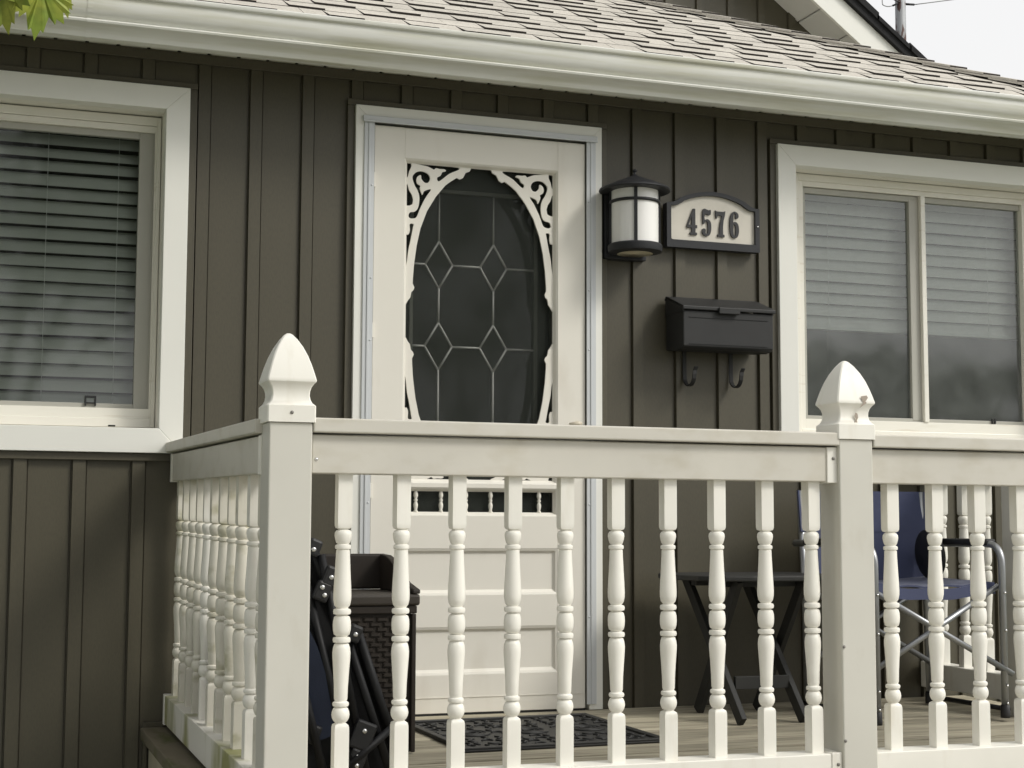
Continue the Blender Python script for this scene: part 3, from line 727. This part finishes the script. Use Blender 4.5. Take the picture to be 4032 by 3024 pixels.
def railing(name, length, xs, loc, rz, tilt, label, mossy=False, brk=(True, True)):
    t = empty(name, loc, rz, label=label, cat='railing', group='white porch railing sections')
    t.rotation_euler = (0, -tilt, rz)
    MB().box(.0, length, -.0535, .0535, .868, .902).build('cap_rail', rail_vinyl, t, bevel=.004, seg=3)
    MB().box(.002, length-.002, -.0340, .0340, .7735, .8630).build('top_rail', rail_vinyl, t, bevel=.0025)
    MB().box(.002, length-.002, -.040, .040, -.018, .073).build('bottom_rail', vinyl_moss if mossy else vinyl, t, bevel=.0025)
    for x in xs:
        if bal_src[0] is None:
            o = baluster_mesh().build('baluster', vinyl, t, auto=R(42)); bal_src[0] = o
        else: o = inst(bal_src[0], 'baluster', t)
        o.location = (x+rng.uniform(-.0015,.0015), 0, 0); o.rotation_euler = (rng.uniform(-.002,.002), rng.uniform(-.002,.002), rng.uniform(-.06,.06))
        if mossy and rng.random() < .8: 
            o.data = bal_moss(); 
    for e, on in zip((.0, length), brk):
        if not on: continue
        s = 1 if e == 0 else -1
        for z0, z1 in ((.770, .8640), (-.022, .076)):
            x0, x1 = sorted((e, e+s*.030))
            MB().box(x0, x1, -.0385 if z0 > .5 else -.0425, .0385 if z0 > .5 else .0425, z0, z1).build('bracket', vinyl, t, bevel=.002)
            MB().lathe([(.0045,0),(.0045,.0015),(.002,.003)], 10).build('screw', screw_m, t).matrix_local = Matrix.Translation((e+s*.012, -.0385 if z0 > .5 else -.0425, z1-.030)) @ Matrix.Rotation(R(90), 4, 'X')
    return t
def beam_screw(t, x):
    MB().lathe([(.0045,0),(.0045,.0015),(.002,.003)], 10).build('screw', rivet_m, t).matrix_local = Matrix.Translation((x, -.034, .806)) @ Matrix.Rotation(R(90), 4, 'X')
_bm = []
def bal_moss():
    if not _bm:
        me = bal_src[0].data.copy(); me.materials.clear()
        me.materials.append(mat('vinyl_grubby', (.77,.74,.64), .45, col2=(.40,.38,.22), c2scale=(9,9,14), c2lo=.56, c2hi=.75, vary=.04)); _bm.append(me)
    return _bm[0]
fx0 = -.636+.0510
cx = [-.4985,-.3570,-.2155,-.0755,.0640,.2030,.3430,.4825,.6220,.7610]
fr_ = railing('porch_railing', .868-.051-fx0, [c_-fx0 for c_ in cx], (fx0, -1.687, 0), 0, -.0012, 'long white turned-baluster railing section in front of the door', brk=(False, True))
beam_screw(fr_, .012)
rx0 = .868+.0510
cx2 = [.9990+.1385*i for i in range(10)]
railing('porch_railing', 2.33-.051-rx0, [c_-rx0 for c_ in cx2 if c_ < 2.26], (rx0, -1.687, -.004), 0, -.002, 'white turned-baluster railing section right of the middle post, before the blue chair', brk=(False, True))
railing('porch_railing', 1.618, [1.586, 1.438, 1.295, 1.15, 1.006, .86, .718, .572, .427, .265, .115], (-.652, -1.636, 0), R(90), .0165, 'white mossy side railing running from the left corner post to the wall', mossy=True)
railing('porch_railing', .535, [.03+.137*i for i in range(4)], (2.262, -.554, .055), R(90), .012, 'short white side railing behind the blue chair')

# ------------------------------------------------------------------ wall lantern
ln = empty('wall_lantern', (.962, -.012, 1.656), label='black cylindrical wall lantern with white glass beside the house number', cat='lantern')
def lz(z): return z-1.66
cy = -.105
MB().prism_y([(-.088,-.012),(.080,-.012),(.080,.245),(-.088,.245)], -.030, .012).build('backplate', black_metal, ln, bevel=.003)
MB().tube([(0,-.01,.235),(0,cy,.235)], .016, 10).tube([(0,-.01,.02),(0,cy,.02)], .014, 10).build('arm', black_metal, ln)
MB().lathe([(.130,.228),(.133,.232),(.130,.238),(.098,.2530),(.062,.2680),(.040,.276),(.032,.280),(.018,.285),(.010,.291),(.005,.295),(.0045,.302),(.008,.304),(.009,.308),(.006,.312),(.002,.314)], 40, c=(0,cy)).build('roof_cap', black_metal, ln, auto=R(40))
MB().lathe([(.0865,.030),(.0868,.10),(.0868,.232)], 40, c=(0,cy)).build('glass_shade', opal, ln, auto=R(40))
MB().lathe([(.076,.0),(.098,.003),(.100,.012),(.1005,.026),(.096,.031)], 40, c=(0,cy)).build('bottom_ring', black_metal, ln, auto=R(40))
MB().lathe([(.066,-.0035),(.060,-.0008)], 32, c=(0,cy)).build('diffuser', opal_low, ln)
m = MB()
m2 = []
rr = .0895
for i in range(41):
    a_ = 2*math.pi*i/40; m2.append((rr*math.cos(a_), cy+rr*math.sin(a_), .187))
MB().tube(m2, .0062, 6, caps=False).build('band', black_metal, ln)
for ang in (-112, -20, 70, 160):
    a_ = R(ang); px_, py_ = rr*math.cos(a_), cy+rr*math.sin(a_)
    MB().box(-.0062,.0062,-.004,.004,.025,.235).build('upright', black_metal, ln).matrix_local = Matrix.Translation((px_,py_,0)) @ Matrix.Rotation(a_+R(90), 4, 'Z')

# ------------------------------------------------------------------ house number
sg = empty('house_number_sign', (1.321, -.0135, 1.704), label='arched cream house number plaque with black border reading 4576', cat='sign')
def sign_outline(w, zb, zs, zt, sh):
    # bottom corners, shoulders, reverse curve, crown
    pts = [(-w, zb), (w, zb), (w, zs), (w-sh*.55, zs)]
    xs_ = [w-sh*.55 - (2*(w-sh*.55))*i/24 for i in range(1, 24)]
    for x in xs_:
        u = abs(x)/(w-sh*.55)
        hgt = (zt-zs)*(1-u**2)**1.0 if u < .75 else (zt-zs)*(1-.5625)*((1-u)/.25)**1.5
        pts.append((x, zs+hgt))
    pts += [(-(w-sh*.55), zs), (-w, zs)]
    return pts
oo = sign_outline(.196, .0, .170, .222, .03); ii = sign_outline(.178, .029, .160, .207, .03)
shape2d('border', [(oo, False), (ii, False)], .034, black_metal, sg, y0=-.017)
bevel_mod(sg.children[0], .006, 2)
shape2d('face', [([(x*1.004, z) for x, z in ii], False)], .022, sign_m, sg, y0=-.011)
shape2d('backing', [(sign_outline(.193, .003, .167, .218, .03), False)], .004, black_metal, sg, y0=-.0005)
# digits, slab-serif with ball terminals (unit height 1, width about .45)
D4 = [[(.28,1),(.38,1),(.38,.38),(.46,.38),(.46,.27),(.38,.27),(.38,.10),(.45,.09),(.45,0),(.14,0),(.14,.09),(.21,.10),(.21,.27),(0,.27),(0,.36)], [(.21,.38),(.21,.72),(.085,.38)]]
D5 = [[(.05,1),(.30,.985),(.40,1),(.40,.84),(.33,.80),(.14,.82),(.13,.60),(.20,.635),(.29,.63),(.38,.56),(.42,.44),(.42,.27),(.38,.10),(.29,.01),(.18,-.01),(.07,.03),(.01,.12),(.02,.24),(.10,.28),(.17,.22),(.15,.12),(.20,.07),(.25,.12),(.265,.25),(.265,.42),(.245,.52),(.19,.55),(.13,.51),(.11,.47),(.04,.47)]]
D7 = [[(.0,1),(.06,.965),(.36,.965),(.46,1),(.44,.84),(.37,.62),(.345,.40),(.345,.10),(.41,.09),(.41,0),(.10,0),(.10,.09),(.17,.10),(.175,.30),(.22,.55),(.29,.80),(.14,.82),(.08,.76),(.08,.70),(.02,.70)]]
D6 = [[(.22,1.01),(.31,.99),(.385,.93),(.41,.83),(.36,.75),(.28,.755),(.255,.84),(.27,.91),(.21,.94),(.175,.88),(.165,.75),(.165,.58),(.22,.62),(.31,.60),(.39,.51),(.42,.36),(.41,.19),(.36,.06),(.27,-.005),(.16,0),(.07,.07),(.015,.22),(.0,.45),(.005,.66),(.05,.86),(.12,.97)], [(.21,.52),(.165,.46),(.160,.25),(.175,.12),(.215,.07),(.255,.12),(.27,.27),(.262,.43)]]
for dg_, x0 in ((D4, -.110), (D5, -.047), (D7, .010), (D6, .071)):
    h = .101
    shape2d('digit', [([(x0+px_*h*.92, .052+pz_*h) for px_, pz_ in lp], dg_ in (D5, D6)) for lp in dg_], .006, digit_m, sg, y0=-.0255)
    bevel_mod(sg.children[-1], .0012, 1)
for zz in (.10,): MB().lathe([(.004,0),(.003,.003)], 8).build('screw', rivet_m, sg).matrix_local = Matrix.Translation((.187,-.0345,zz)) @ Matrix.Rotation(R(90),4,'X')

# ------------------------------------------------------------------ mailbox
mb = empty('mailbox', (1.330, -.0135, 1.305), label='black horizontal wall mailbox with two newspaper hooks below the number', cat='mailbox')
def MX(x): return x-1.330
xl, xr = MX(1.128), MX(1.512)
body = MB()
prof = [(0,.008),(-.10,.0),(-.135,.004),(-.150,.012),(-.150,.145),(0,.145)]
body.extrude_x(prof, xl+.006, xr-.006); body.build('body', mailbox_m, mb, bevel=.004)
lid = MB(); lp = [(0,.205),(-.012,.213),(-.030,.208),(-.160,.160),(-.160,.146),(-.153,.146),(-.153,.157),(-.02,.205),(0,.195)]
lid.extrude_x(lp, xl, xr); lid.build('lid', mailbox_m, mb, bevel=.003)
for xs_ in (xl+.004, xr-.009): MB().extrude_x([(0,.14),(-.149,.14),(-.150,.156),(-.02,.202),(0,.202)], xs_, xs_+.005).build('lid_cheek', mailbox_m, mb)
MB().box(MX(1.272), MX(1.358), -.170, -.155, .134, .158).build('pull_tab', mailbox_m, mb, bevel=.003)
MB().box(xl+.03, xr-.03, -.1525, -.1495, .020, .0225).box(xl+.03, xr-.03, -.1525, -.1495, .118, .1205).build('crease', mailbox_m, mb)
for hx_ in (1.207, 1.402):
    pts = []
    for zz in (.02, -.03, -.07): pts.append((MX(hx_), -.006, zz))
    for i in range(1, 9):
        a_ = R(180+i*180/8*1.0); pts.append((MX(hx_), -.006-.042+.042*math.cos(math.pi*i/8)*1.0, -.085-.040*math.sin(math.pi*i/8)))
    pts.append((MX(hx_)+.002, -.090, -.070)); pts.append((MX(hx_)+.004, -.098, -.058))
    m = MB()
    for p, q in zip(pts, pts[1:]):
        w_ = .0075; p, q = Vector(p), Vector(q); t_ = (q-p).normalized(); nn_ = Vector((1,0,0)).cross(t_)*.0022; xx_ = Vector((w_,0,0)); q = q+t_*.001
        m.hexa([p-xx_-nn_, p+xx_-nn_, p+xx_+nn_, p-xx_+nn_, q-xx_-nn_, q+xx_-nn_, q+xx_+nn_, q-xx_+nn_])
    m.build('newspaper_hook', mailbox_m, mb)

# ------------------------------------------------------------------ door mat
dm = empty('door_mat', (.405, -.52, dz(-.52)), R(2.0), label='black rubber scroll-pattern mat in front of the door', cat='door mat')
dm.rotation_euler = (math.atan(DSL), 0, R(2.0))
MW, MH = .335, .31
MB().box(-MW, MW, -MH, MH, .001, .007).build('base', rubber, dm, bevel=.002)
ring_m = MB()
for (x0, x1, y0, y1) in ((-MW,MW,-MH,-MH+.022),(-MW,MW,MH-.022,MH),(-MW,-MW+.022,-MH+.022,MH-.022),(MW-.022,MW,-MH+.022,MH-.022)): ring_m.box(x0,x1,y0,y1,.0072,.014)
ring_m.build('rim', rubber, dm, bevel=.002)
rel_m = MB()
def ridge(pts, r=.0035): rel_m.tube([(x, y_, .009) for x, y_ in pts], r, 5)
for cx_ in (-.20, .0, .20):
    for r_ in (.022, .040, .058):
        for a0 in (20, 200): ridge(arc((cx_, 0), r_, a0, a0+140, 8))
for i in range(14):
    for j in range(11):
        cx_, cy_ = -.293+i*.045, -.255+j*.051
        if min(abs(cx_-c0) for c0 in (-.2,0,.2)) < .07 and abs(cy_) < .07: continue
        a0 = rng.choice((0, 90, 180, 270)); ridge(arc((cx_, cy_), .017, a0, a0+170, 5))
rel_m.build('relief', rubber, dm)['kind'] = 'stuff'

# ------------------------------------------------------------------ wicker deck box with curved arms
bx = empty('storage_bench', (-.30, -.60, dz(-.6)), label='dark brown wicker storage bench left of the door', cat='storage bench')
x0, x1, y0, y1 = -.245, .238, -.205, .20
MB().box(x0+.012, x1-.012, y0+.012, y1-.012, .0, .41).build('body', resin, bx)
MB().box(x0-.005, x1+.012, y0-.008, y1, .428, .462).build('lid', mat('resin_lid', (.036,.029,.022), .5, vary=.15, vscale=(12,12,12), spec=.5), bx, bevel=.008, seg=3)
MB().box(x0, x1+.004, y0-.001, y1, .405, .4275).build('lid_rim', resin, bx, bevel=.003)
MB().box(x0, x1+.012, y1-.025, y1, .463, .575).build('back_board', resin, bx, bevel=.008, seg=3)
for xs_ in (x1-.012, x0):
    poly = [(y1-.026, .4625), (y1-.026, .574), (y1-.09, .571), (y1-.14, .560), (y1-.19, .542), (y1-.25, .515), (y1-.31, .493), (y0+.02, .480), (y0-.006, .476), (y0-.008, .4625)]
    m = MB(); m.extrude_x(poly, xs_, xs_+.024); m.build('arm', resin, bx, bevel=.004)
MB().box(x1-.012, x1+.002, y0+.0, y0+.018, .0, .404).build('corner_trim', resin, bx, bevel=.003)
# woven strips on the front and right side
wv = MB()
rows_, cols_ = 26, 11
for r_ in range(rows_):
    z0 = .012+r_*.0148
    for c_ in range(cols_):
        xa_ = x0+.02+c_*.0405+(.020 if r_ % 2 else 0)
        if xa_+.034 > x1-.014: continue
        wv.hexa([(xa_,y0+.011,z0),(xa_+.034,y0+.011,z0),(xa_+.034,y0+.012,z0+.012),(xa_,y0+.012,z0+.012),
                 (xa_+.006,y0+.0065,z0+.002),(xa_+.028,y0+.0065,z0+.002),(xa_+.028,y0+.0065,z0+.010),(xa_+.006,y0+.0065,z0+.010)])
    for c_ in range(9):
        ya_ = y0+.03+c_*.0405+(.020 if r_ % 2 else 0)
        if ya_+.034 > y1-.02: continue
        wv.hexa([(x1-.011,ya_,z0),(x1-.011,ya_+.034,z0),(x1-.012,ya_+.034,z0+.012),(x1-.012,ya_,z0+.012),
                 (x1-.0075,ya_+.006,z0+.002),(x1-.0075,ya_+.028,z0+.002),(x1-.0075,ya_+.028,z0+.010),(x1-.0075,ya_+.006,z0+.010)])
w_ = wv.build('wicker_weave', resin, bx); w_['kind'] = 'stuff'

# ------------------------------------------------------------------ folded chairs leaning on the bench
fc = empty('folded_chair', (-.36, -1.05, dz(-1.05)), label='folded black camping chair leaning behind the left corner post', cat='folding chair')
def FC(x, y_, z): return (x+.36, y_+1.05, z-dz(-1.05))
bars = [((-.456,-1.15,.612),(-.386,-1.13,.412),.013),((-.433,-1.17,.575),(-.300,-1.17,-.010),.012),((-.328,-1.15,.376),(-.190,-1.13,-.012),.014),((-.356,-1.16,.352),(-.232,-1.16,-.012),.012),
        ((-.470,-1.16,.500),(-.345,-1.19,-.010),.012),((-.386,-1.13,.412),(-.26,-1.10,-.012),.012),((-.220,-1.17,.120),(-.400,-1.20,-.012),.011),((-.50,-1.19,.30),(-.42,-1.20,-.012),.012)]
for p, q, r_ in bars: MB().tube([FC(*p), FC(*q)], r_, 10).build('tube', black_tube, fc)
def bag(name, pts, m, th=.03):
    o = shape2d(name, [([(x+.36, z-dz(-1.05)) for x, z in pts], True)], th, m, fc, y0=0)      # soft folded cloth with rounded edges
    bevel_mod(o, th*.42, 3); return o
black_cloth = mat('black_cloth', (.011,.011,.012), .9, vary=.2, vscale=(9,9,9), bump=.2)
fb2 = bag('folded_fabric', [(-0.56,.60),(-0.475,.64),(-0.452,.600),(-0.430,.560),(-0.392,.505),(-0.364,.430),(-0.334,.355),(-0.297,.268),(-0.264,.190),(-0.228,.100),(-0.215,.01),(-.30,-.008),(-.42,-.008),(-.58,-.005)], black_cloth, .05); fb2.location.y = -.055
fb = bag('folded_fabric', [(-.50,.40),(-0.452,.353),(-0.419,.261),(-0.393,.168),(-0.389,.108),(-0.454,.085),(-0.52,.10)], navy, .03); fb.location.y = -.118
for (x, z) in ((-.458,.589),(-.409,.515),(-.433,.489),(-.427,.468),(-.341,.363),(-.451,.107),(-.313,.108),(-.331,.042),(-.334,.018)):
    MB().lathe([(.0070,0),(.0070,.002),(.005,.004),(.001,.005)], 12).build('rivet', rivet_m, fc).matrix_local = Matrix.Translation(FC(x,-1.192,z)) @ Matrix.Rotation(R(90),4,'X')
for (x, z, w_) in ((-.455,.594,.018),(-.408,.517,.021),(-.431,.478,.021),(-.341,.365,.018),(-.316,.095,.030),(-.452,.105,.020),(-.333,.03,.024)):
    MB().box(-w_,w_,-.016,.012,-w_*1.3,w_*1.3).build('hinge_bracket', black_plastic, fc, bevel=.007).matrix_local = Matrix.Translation(FC(x,-1.176,z)) @ Matrix.Rotation(R(22),4,'Y')

# ------------------------------------------------------------------ small folding table
tb = empty('folding_table', (1.24, -.38, dz(-.38)), label='charcoal folding side table left of the blue chair', cat='side table')
def TB(x, y_, z): return (x-1.24, y_+.38, z-dz(-.38))
top = [(x-1.24, y_+.38) for x, y_ in ((1.06,-.10),(1.60,-.10),(1.60,-.52),(1.52,-.575),(1.36,-.600),(1.18,-.595),(1.085,-.575),(1.02,-.50),(1.00,-.40),(1.01,-.20))]
m = MB(); n = len(top)
m._add([(x,y_,.478) for x,y_ in top]+[(x,y_,.496) for x,y_ in top], [tuple(range(n))[::-1], tuple(range(n,2*n))]+[(i,(i+1)%n,(i+1)%n+n,i+n) for i in range(n)])
m.build('table_top', table_m, tb, bevel=.004)
def flat_bar(p, q, w=.022, t=.010, name='leg', parent=tb, mt=table_m, wax=Vector((0,1,0))):
    p, q = Vector(p), Vector(q); d_ = (q-p).normalized(); a_ = wax - d_*wax.dot(d_); a_.normalize(); b_ = d_.cross(a_); a_ *= w; b_ *= t
    MB().hexa([p-a_-b_, p+a_-b_, p+a_+b_, p-a_+b_, q-a_-b_, q+a_-b_, q+a_+b_, q-a_+b_]).build(name, mt, parent, bevel=.002)
for xo in (0.0, .235):
    flat_bar(TB(1.135+xo, -.17, .477), TB(1.150+xo, -.560, .002))
    flat_bar(TB(1.160+xo+(.0 if xo == 0 else .02), -.52, .477), TB(1.165+xo, -.200, .002))
flat_bar(TB(1.166, -.475, .125), TB(1.374, -.475, .125), w=.008, t=.022, name='stretcher')
flat_bar(TB(1.10, -.30, .462), TB(1.46, -.30, .462), w=.02, t=.012, name='apron'); flat_bar(TB(1.10, -.46, .462), TB(1.46, -.46, .462), w=.02, t=.012, name='apron')

# ------------------------------------------------------------------ blue director's chair
ch = empty('director_chair', (1.83, -.46, dz(-.46)), label='blue fabric folding director chair with grey tube frame', cat='chair')
def CH(x, y_, z): return (x-1.83, y_+.46, z-dz(-.46))
def bend(pts, r=.05, n=6):
    out = [Vector(pts[0])]
    for a_, b_, c_ in zip(pts, pts[1:], pts[2:]):
        a_, b_, c_ = Vector(a_), Vector(b_), Vector(c_); p = b_+(a_-b_).normalized()*r; q = b_+(c_-b_).normalized()*r
        for i in range(n+1):
            t = i/n; out.append(p*(1-t)**2+b_*2*t*(1-t)+q*t*t)
    out.append(Vector(pts[-1])); return out
for s, xx in ((-1, 1.556), (1, 2.098)):
    MB().tube(bend([CH(xx,-.745 if s<0 else -.70,.012), CH(xx,-.742 if s<0 else -.70,.598), CH(xx+s*.01,-.235,.598)], .075, 8), .0125, 12).build('side_frame', tube_m, ch)
    bxx = 1.588 if s < 0 else 2.110
    MB().tube([CH(bxx,-.235,.012), CH(bxx,-.225,.45), CH(bxx,-.200,.790)], .0125, 12).build('back_pole', tube_m, ch)
    for yy in (-.743 if s<0 else -.70, -.235): MB().lathe([(.016,0),(.017,.010),(.0155,.042),(.013,.045)], 12).build('foot_cap', black_plastic, ch).location = CH(xx+(s*.012 if yy>-.5 else 0),yy,.0)
    MB().box(-.022,.022,-.16,.16,-.010,.014).build('arm_pad', black_plastic, ch, bevel=.007, seg=3).location = CH(xx+s*.005,-.475,.603)
    MB().tube([CH(xx+s*.014,-.70,.028), CH(xx+s*.014,-.24,.026)], .009, 10).build('floor_runner', black_tube, ch)
    for zz in (.43,.30,.11,.05): MB().lathe([(.005,0),(.004,.003),(.001,.004)], 8).build('rivet', rivet_m, ch).matrix_local = Matrix.Translation(CH(xx,-.7575 if s<0 else -.714,zz)) @ Matrix.Rotation(R(90),4,'X')
MB().tube([CH(1.575,-.700,.440), CH(2.128,-.705,.150)], .0105, 10).build('cross_tube', tube_m, ch)
MB().tube([CH(1.565,-.678,.160), CH(2.095,-.678,.452)], .0105, 10).build('cross_tube', tube_m, ch)
MB().tube([CH(1.575,-.250,.440), CH(2.115,-.250,.150)], .0105, 10).build('cross_tube', tube_m, ch)
MB().tube([CH(1.565,-.270,.160), CH(2.095,-.270,.452)], .0105, 10).build('cross_tube', tube_m, ch)
# seat with a slight sag, fabric back with a band sleeve
def sheet(fn, nu, nv, th, name, m):
    q = MB(); q.smooth = True
    top_ = [fn(i/nu, j/nv) for j in range(nv+1) for i in range(nu+1)]
    bot = [(x, y_+th[0], z+th[1]) for x, y_, z in top_]
    k_ = len(top_); fs = []
    w = nu+1
    for j in range(nv):
        for i in range(nu):
            a_ = j*w+i; fs += [(a_,a_+1,a_+w+1,a_+w), (a_+k_,a_+w+k_,a_+w+1+k_,a_+1+k_)]
    edge = [i for i in range(w)]+[j*w+nu for j in range(1,nv+1)]+[nv*w+i for i in range(nu-1,-1,-1)]+[j*w for j in range(nv-1,0,-1)]
    for p, r_ in zip(edge, edge[1:]+edge[:1]): fs.append((p, p+k_, r_+k_, r_))
    q._add(top_+bot, fs); return q.build(name, m, ch, auto=R(50))
sheet(lambda u, v: CH(1.575+.515*u, -.665+.43*v, .468-.020*math.sin(math.pi*u)*(.7+.3*math.sin(math.pi*v))+.003*math.sin(u*23)*(1-v)+.006*v), 16, 8, (0,-.006), 'seat', blue)
sheet(lambda u, v: CH(1.575+.515*u, -.672+.003*v, .466-.022*math.sin(math.pi*u)-.038*(1-v)+.002*math.sin(u*17)), 16, 3, (.004,0), 'seat_hem', blue)
sheet(lambda u, v: CH(1.575+.550*u, -.228+.018*v+.026*math.sin(math.pi*u), .640+.152*v), 14, 4, (.010,0), 'back_band', blue)
sheet(lambda u, v: CH(1.625+.46*u, -.250+.022*v+.03*math.sin(math.pi*u), .462+.185*v), 10, 5, (.008,0), 'backrest', blue)
MB().lathe([(.104,-.008),(.112,-.004),(.112,.006),(.104,.010)], 36).build('folded_side_table', black_plastic, ch, auto=R(40)).matrix_local = Matrix.Translation(CH(2.055,-.335,.556)) @ Matrix.Rotation(R(84),4,'Y') @ Matrix.Diagonal((.84,.80,1,1))

# ------------------------------------------------------------------ service mast beyond the roof
ms = empty('service_mast', (4.215, 3.0, 2.6), label='rusty grey steel service mast with drip wires above the roof', cat='mast')
MB().tube([(0.0,0,0),(0.002,0,1.2),(0.008,0,2.6)], .034, 16).build('pipe', mast_m, ms)
def bez(p, q, s, n=12): return [tuple(Vector(p)*(1-t)**2+Vector(s)*2*t*(1-t)+Vector(q)*t*t) for t in [i/n for i in range(n+1)]]
MB().tube([(-.062,-.01,1.368),(-.03,-.02,1.382)], .006, 8).tube([(.03,-.02,1.386),(.098,-.01,1.394)], .0075, 8).build('clamp', black_plastic, ms)
MB().tube(bez((.098,-.01,1.394),(1.6,.0,1.75),(.55,0,1.50)), .003, 6).build('wire', wire_m, ms)
MB().tube(bez((-.062,-.01,1.368),(-.135,-.01,1.366),(-.105,-.01,1.350)), .003, 6).build('wire', wire_m, ms)
MB().tube(bez((-.135,-.01,1.366),(-.08,-.01,1.48),(-.150,-.01,1.43)), .003, 6).build('wire', wire_m, ms)
MB().tube(bez((-.02,-.03,1.392),(-.10,-.01,1.47),(-.07,-.01,1.40)), .0045, 6).build('wire', mat('wire_brown', (.09,.07,.07), .6), ms)

# ------------------------------------------------------------------ trees: maple at the left whose lowest leaves hang into view, street trees mirrored in the glass
LEAF = [(0,-.48),(.035,-.20),(.22,-.33),(.20,-.22),(.36,-.22),(.29,-.12),(.50,-.02),(.40,.03),(.47,.12),(.36,.13),(.40,.30),(.28,.25),(.27,.34),(.17,.24),(.14,.36),(.115,.50),(.07,.46),(0,.64)]
LEAF = LEAF + [(-x, y_) for x, y_ in LEAF[-2:0:-1]]
def leaf_mesh():
    m = MB(); c0 = (0, -.18, 0.0)
    pts = [(x, y_, -.22*abs(x)-.25*max(0,y_)**2+.03*math.sin(9*y_+7*x)) for x, y_ in LEAF]
    n = len(pts)
    m._add([c0]+pts, [(0, 1+i, 1+(i+1) % n) for i in range(n)])
    m.tube([(0,-.48,0),(0,-.80,-.06),(.03,-1.1,-.05)], .012, 5)
    return m
def crown(name, c, rad, n, size, parent, m, seed, avoid=None, fill=(.22,.42)):
    r_ = random.Random(seed); q = MB()
    cl = []
    for i in range(26):
        while True:
            v = Vector((r_.uniform(-1,1), r_.uniform(-1,1), r_.uniform(-1,1)))
            if .25 < v.length < 1: break
        cl.append((Vector((v.x*rad[0], v.y*rad[1], v.z*rad[2])), r_.uniform(*fill)*min(rad)))
    for i in range(n):
        ctr, rr_ = r_.choice(cl)
        v = Vector((r_.gauss(0,1), r_.gauss(0,1), r_.gauss(0,.8))).normalized()*rr_*r_.uniform(.25,1.05)
        p = Vector(c)+ctr+v
        if avoid and avoid(p): continue
        s = size*r_.uniform(.6,1.3)
        e = Euler((r_.uniform(-.9,.9), r_.uniform(-.9,.9), r_.uniform(0,6.28))).to_matrix()
        q._add([p+e@Vector(k_)*s for k_ in ((-.5,0,0),(-.15,-.38,.04),(.5,0,0),(.1,.40,.05))], [(0,1,2,3)])
    return q.build(name, m, parent)
def tree(loc, h, c, rad, n, size, label, seed, limbs=6, avoid=None, group=None, nm='street_tree', fill=(.22,.42)):
    t = empty(nm, loc, label=label, cat='tree', group=group)
    r_ = random.Random(seed); loc = Vector(loc); c = Vector(c)-loc
    m = MB(); top = Vector((c.x*.6, c.y*.6, h))
    m.tube([(0,0,-.1),(c.x*.1,c.y*.1,h*.3),(c.x*.35,c.y*.35,h*.6),tuple(top)], [.26,.20,.17,.12], 10)
    for i in range(limbs):
        a_ = 6.28*i/limbs+r_.uniform(-.3,.3)
        e = c+Vector((math.cos(a_)*rad[0]*.65, math.sin(a_)*rad[1]*.65, r_.uniform(-.4,.5)*rad[2]))
        b_ = Vector((c.x*.3, c.y*.3, h*r_.uniform(.5,.9)))
        m.tube([b_, b_.lerp(e,.5)+Vector((0,0,.3)), e], [.09,.06,.025], 7)
    m.build('trunk', bark, t)
    crown('crown', c, rad, n, size, t, foliage, seed+1, avoid=(lambda p: avoid(p+loc)) if avoid else None, fill=fill)
    return t
keep_out = lambda p: (p.y > -5.6 and p.x > -1.75) or p.y > -.55
mp = tree((-5.6,-4.6,GZ), 3.2, (-4.3,-3.5,4.7), (2.9,3.5,3.1), 15000, .19, 'maple tree whose lowest green leaves hang into the top left corner', 11, avoid=keep_out, nm='maple_tree')  # out-of-view crown enlarged to dim the left of the house
br = MB().tube([(0.9,.35,3.2),(2.6,.95,3.1),(4.0,1.6,2.62),(4.36,1.78,2.52)], [.05,.03,.010,.004], 7).build('branch', bark, mp)
lm = leaf_mesh().mesh('leaf')
lm.materials.append(leaf_m)
tgt = [((-1.2575,-2.60,1.540), .118, (R(-72), R(4), R(8))), ((-1.318,-2.60,1.545), .125, (R(-78), R(-10), R(-24))), ((-1.287,-2.56,1.605), .12, (R(-64), R(16), R(14))), ((-1.345,-2.66,1.60), .13, (R(-60), R(-20), R(-20))), ((-1.225,-2.58,1.578), .10, (R(-66), R(-24), R(20))), ((-1.300,-2.63,1.585), .10, (R(-80), R(28), R(34))), ((-1.245,-2.54,1.62), .12, (R(-58), R(8), R(-16)))]
for p, s_, e in tgt:
    o = bpy.data.objects.new('leaf', lm); COL.objects.link(o); o.parent = mp
    o.location = Vector(p)-Vector((-5.6,-4.6,GZ)); o.rotation_euler = e; o.scale = (s_*.94,)*3
for i, (x, y_, zc, rx, rz_, n_, h_) in enumerate(((-1.0,-17.5,7.4,4.3,3.2,26000,3.4),(8.2,-24,6.0,3.0,2.8,3000,3.6),(14.5,-22,2.3,3.1,2.3,9000,1.6),(20,-22.5,2.1,3.1,2.2,9000,1.5),(-8.5,-21,6.2,3.6,3.4,6000,3.6))):
    tree((x,y_,GZ), h_, (x,y_,zc), (rx,rx,rz_), n_, .22, ('dense street tree mirrored dark in the left window glass','sparse street tree mirrored in patches in the door glass','low round tree mirrored in the left pane of the right window','low round tree mirrored in the right pane of the right window','wide street tree behind the viewer, furthest left')[i], 40+i, group='street trees behind the viewer', fill=(.32,.5) if i == 0 else (.22,.42))
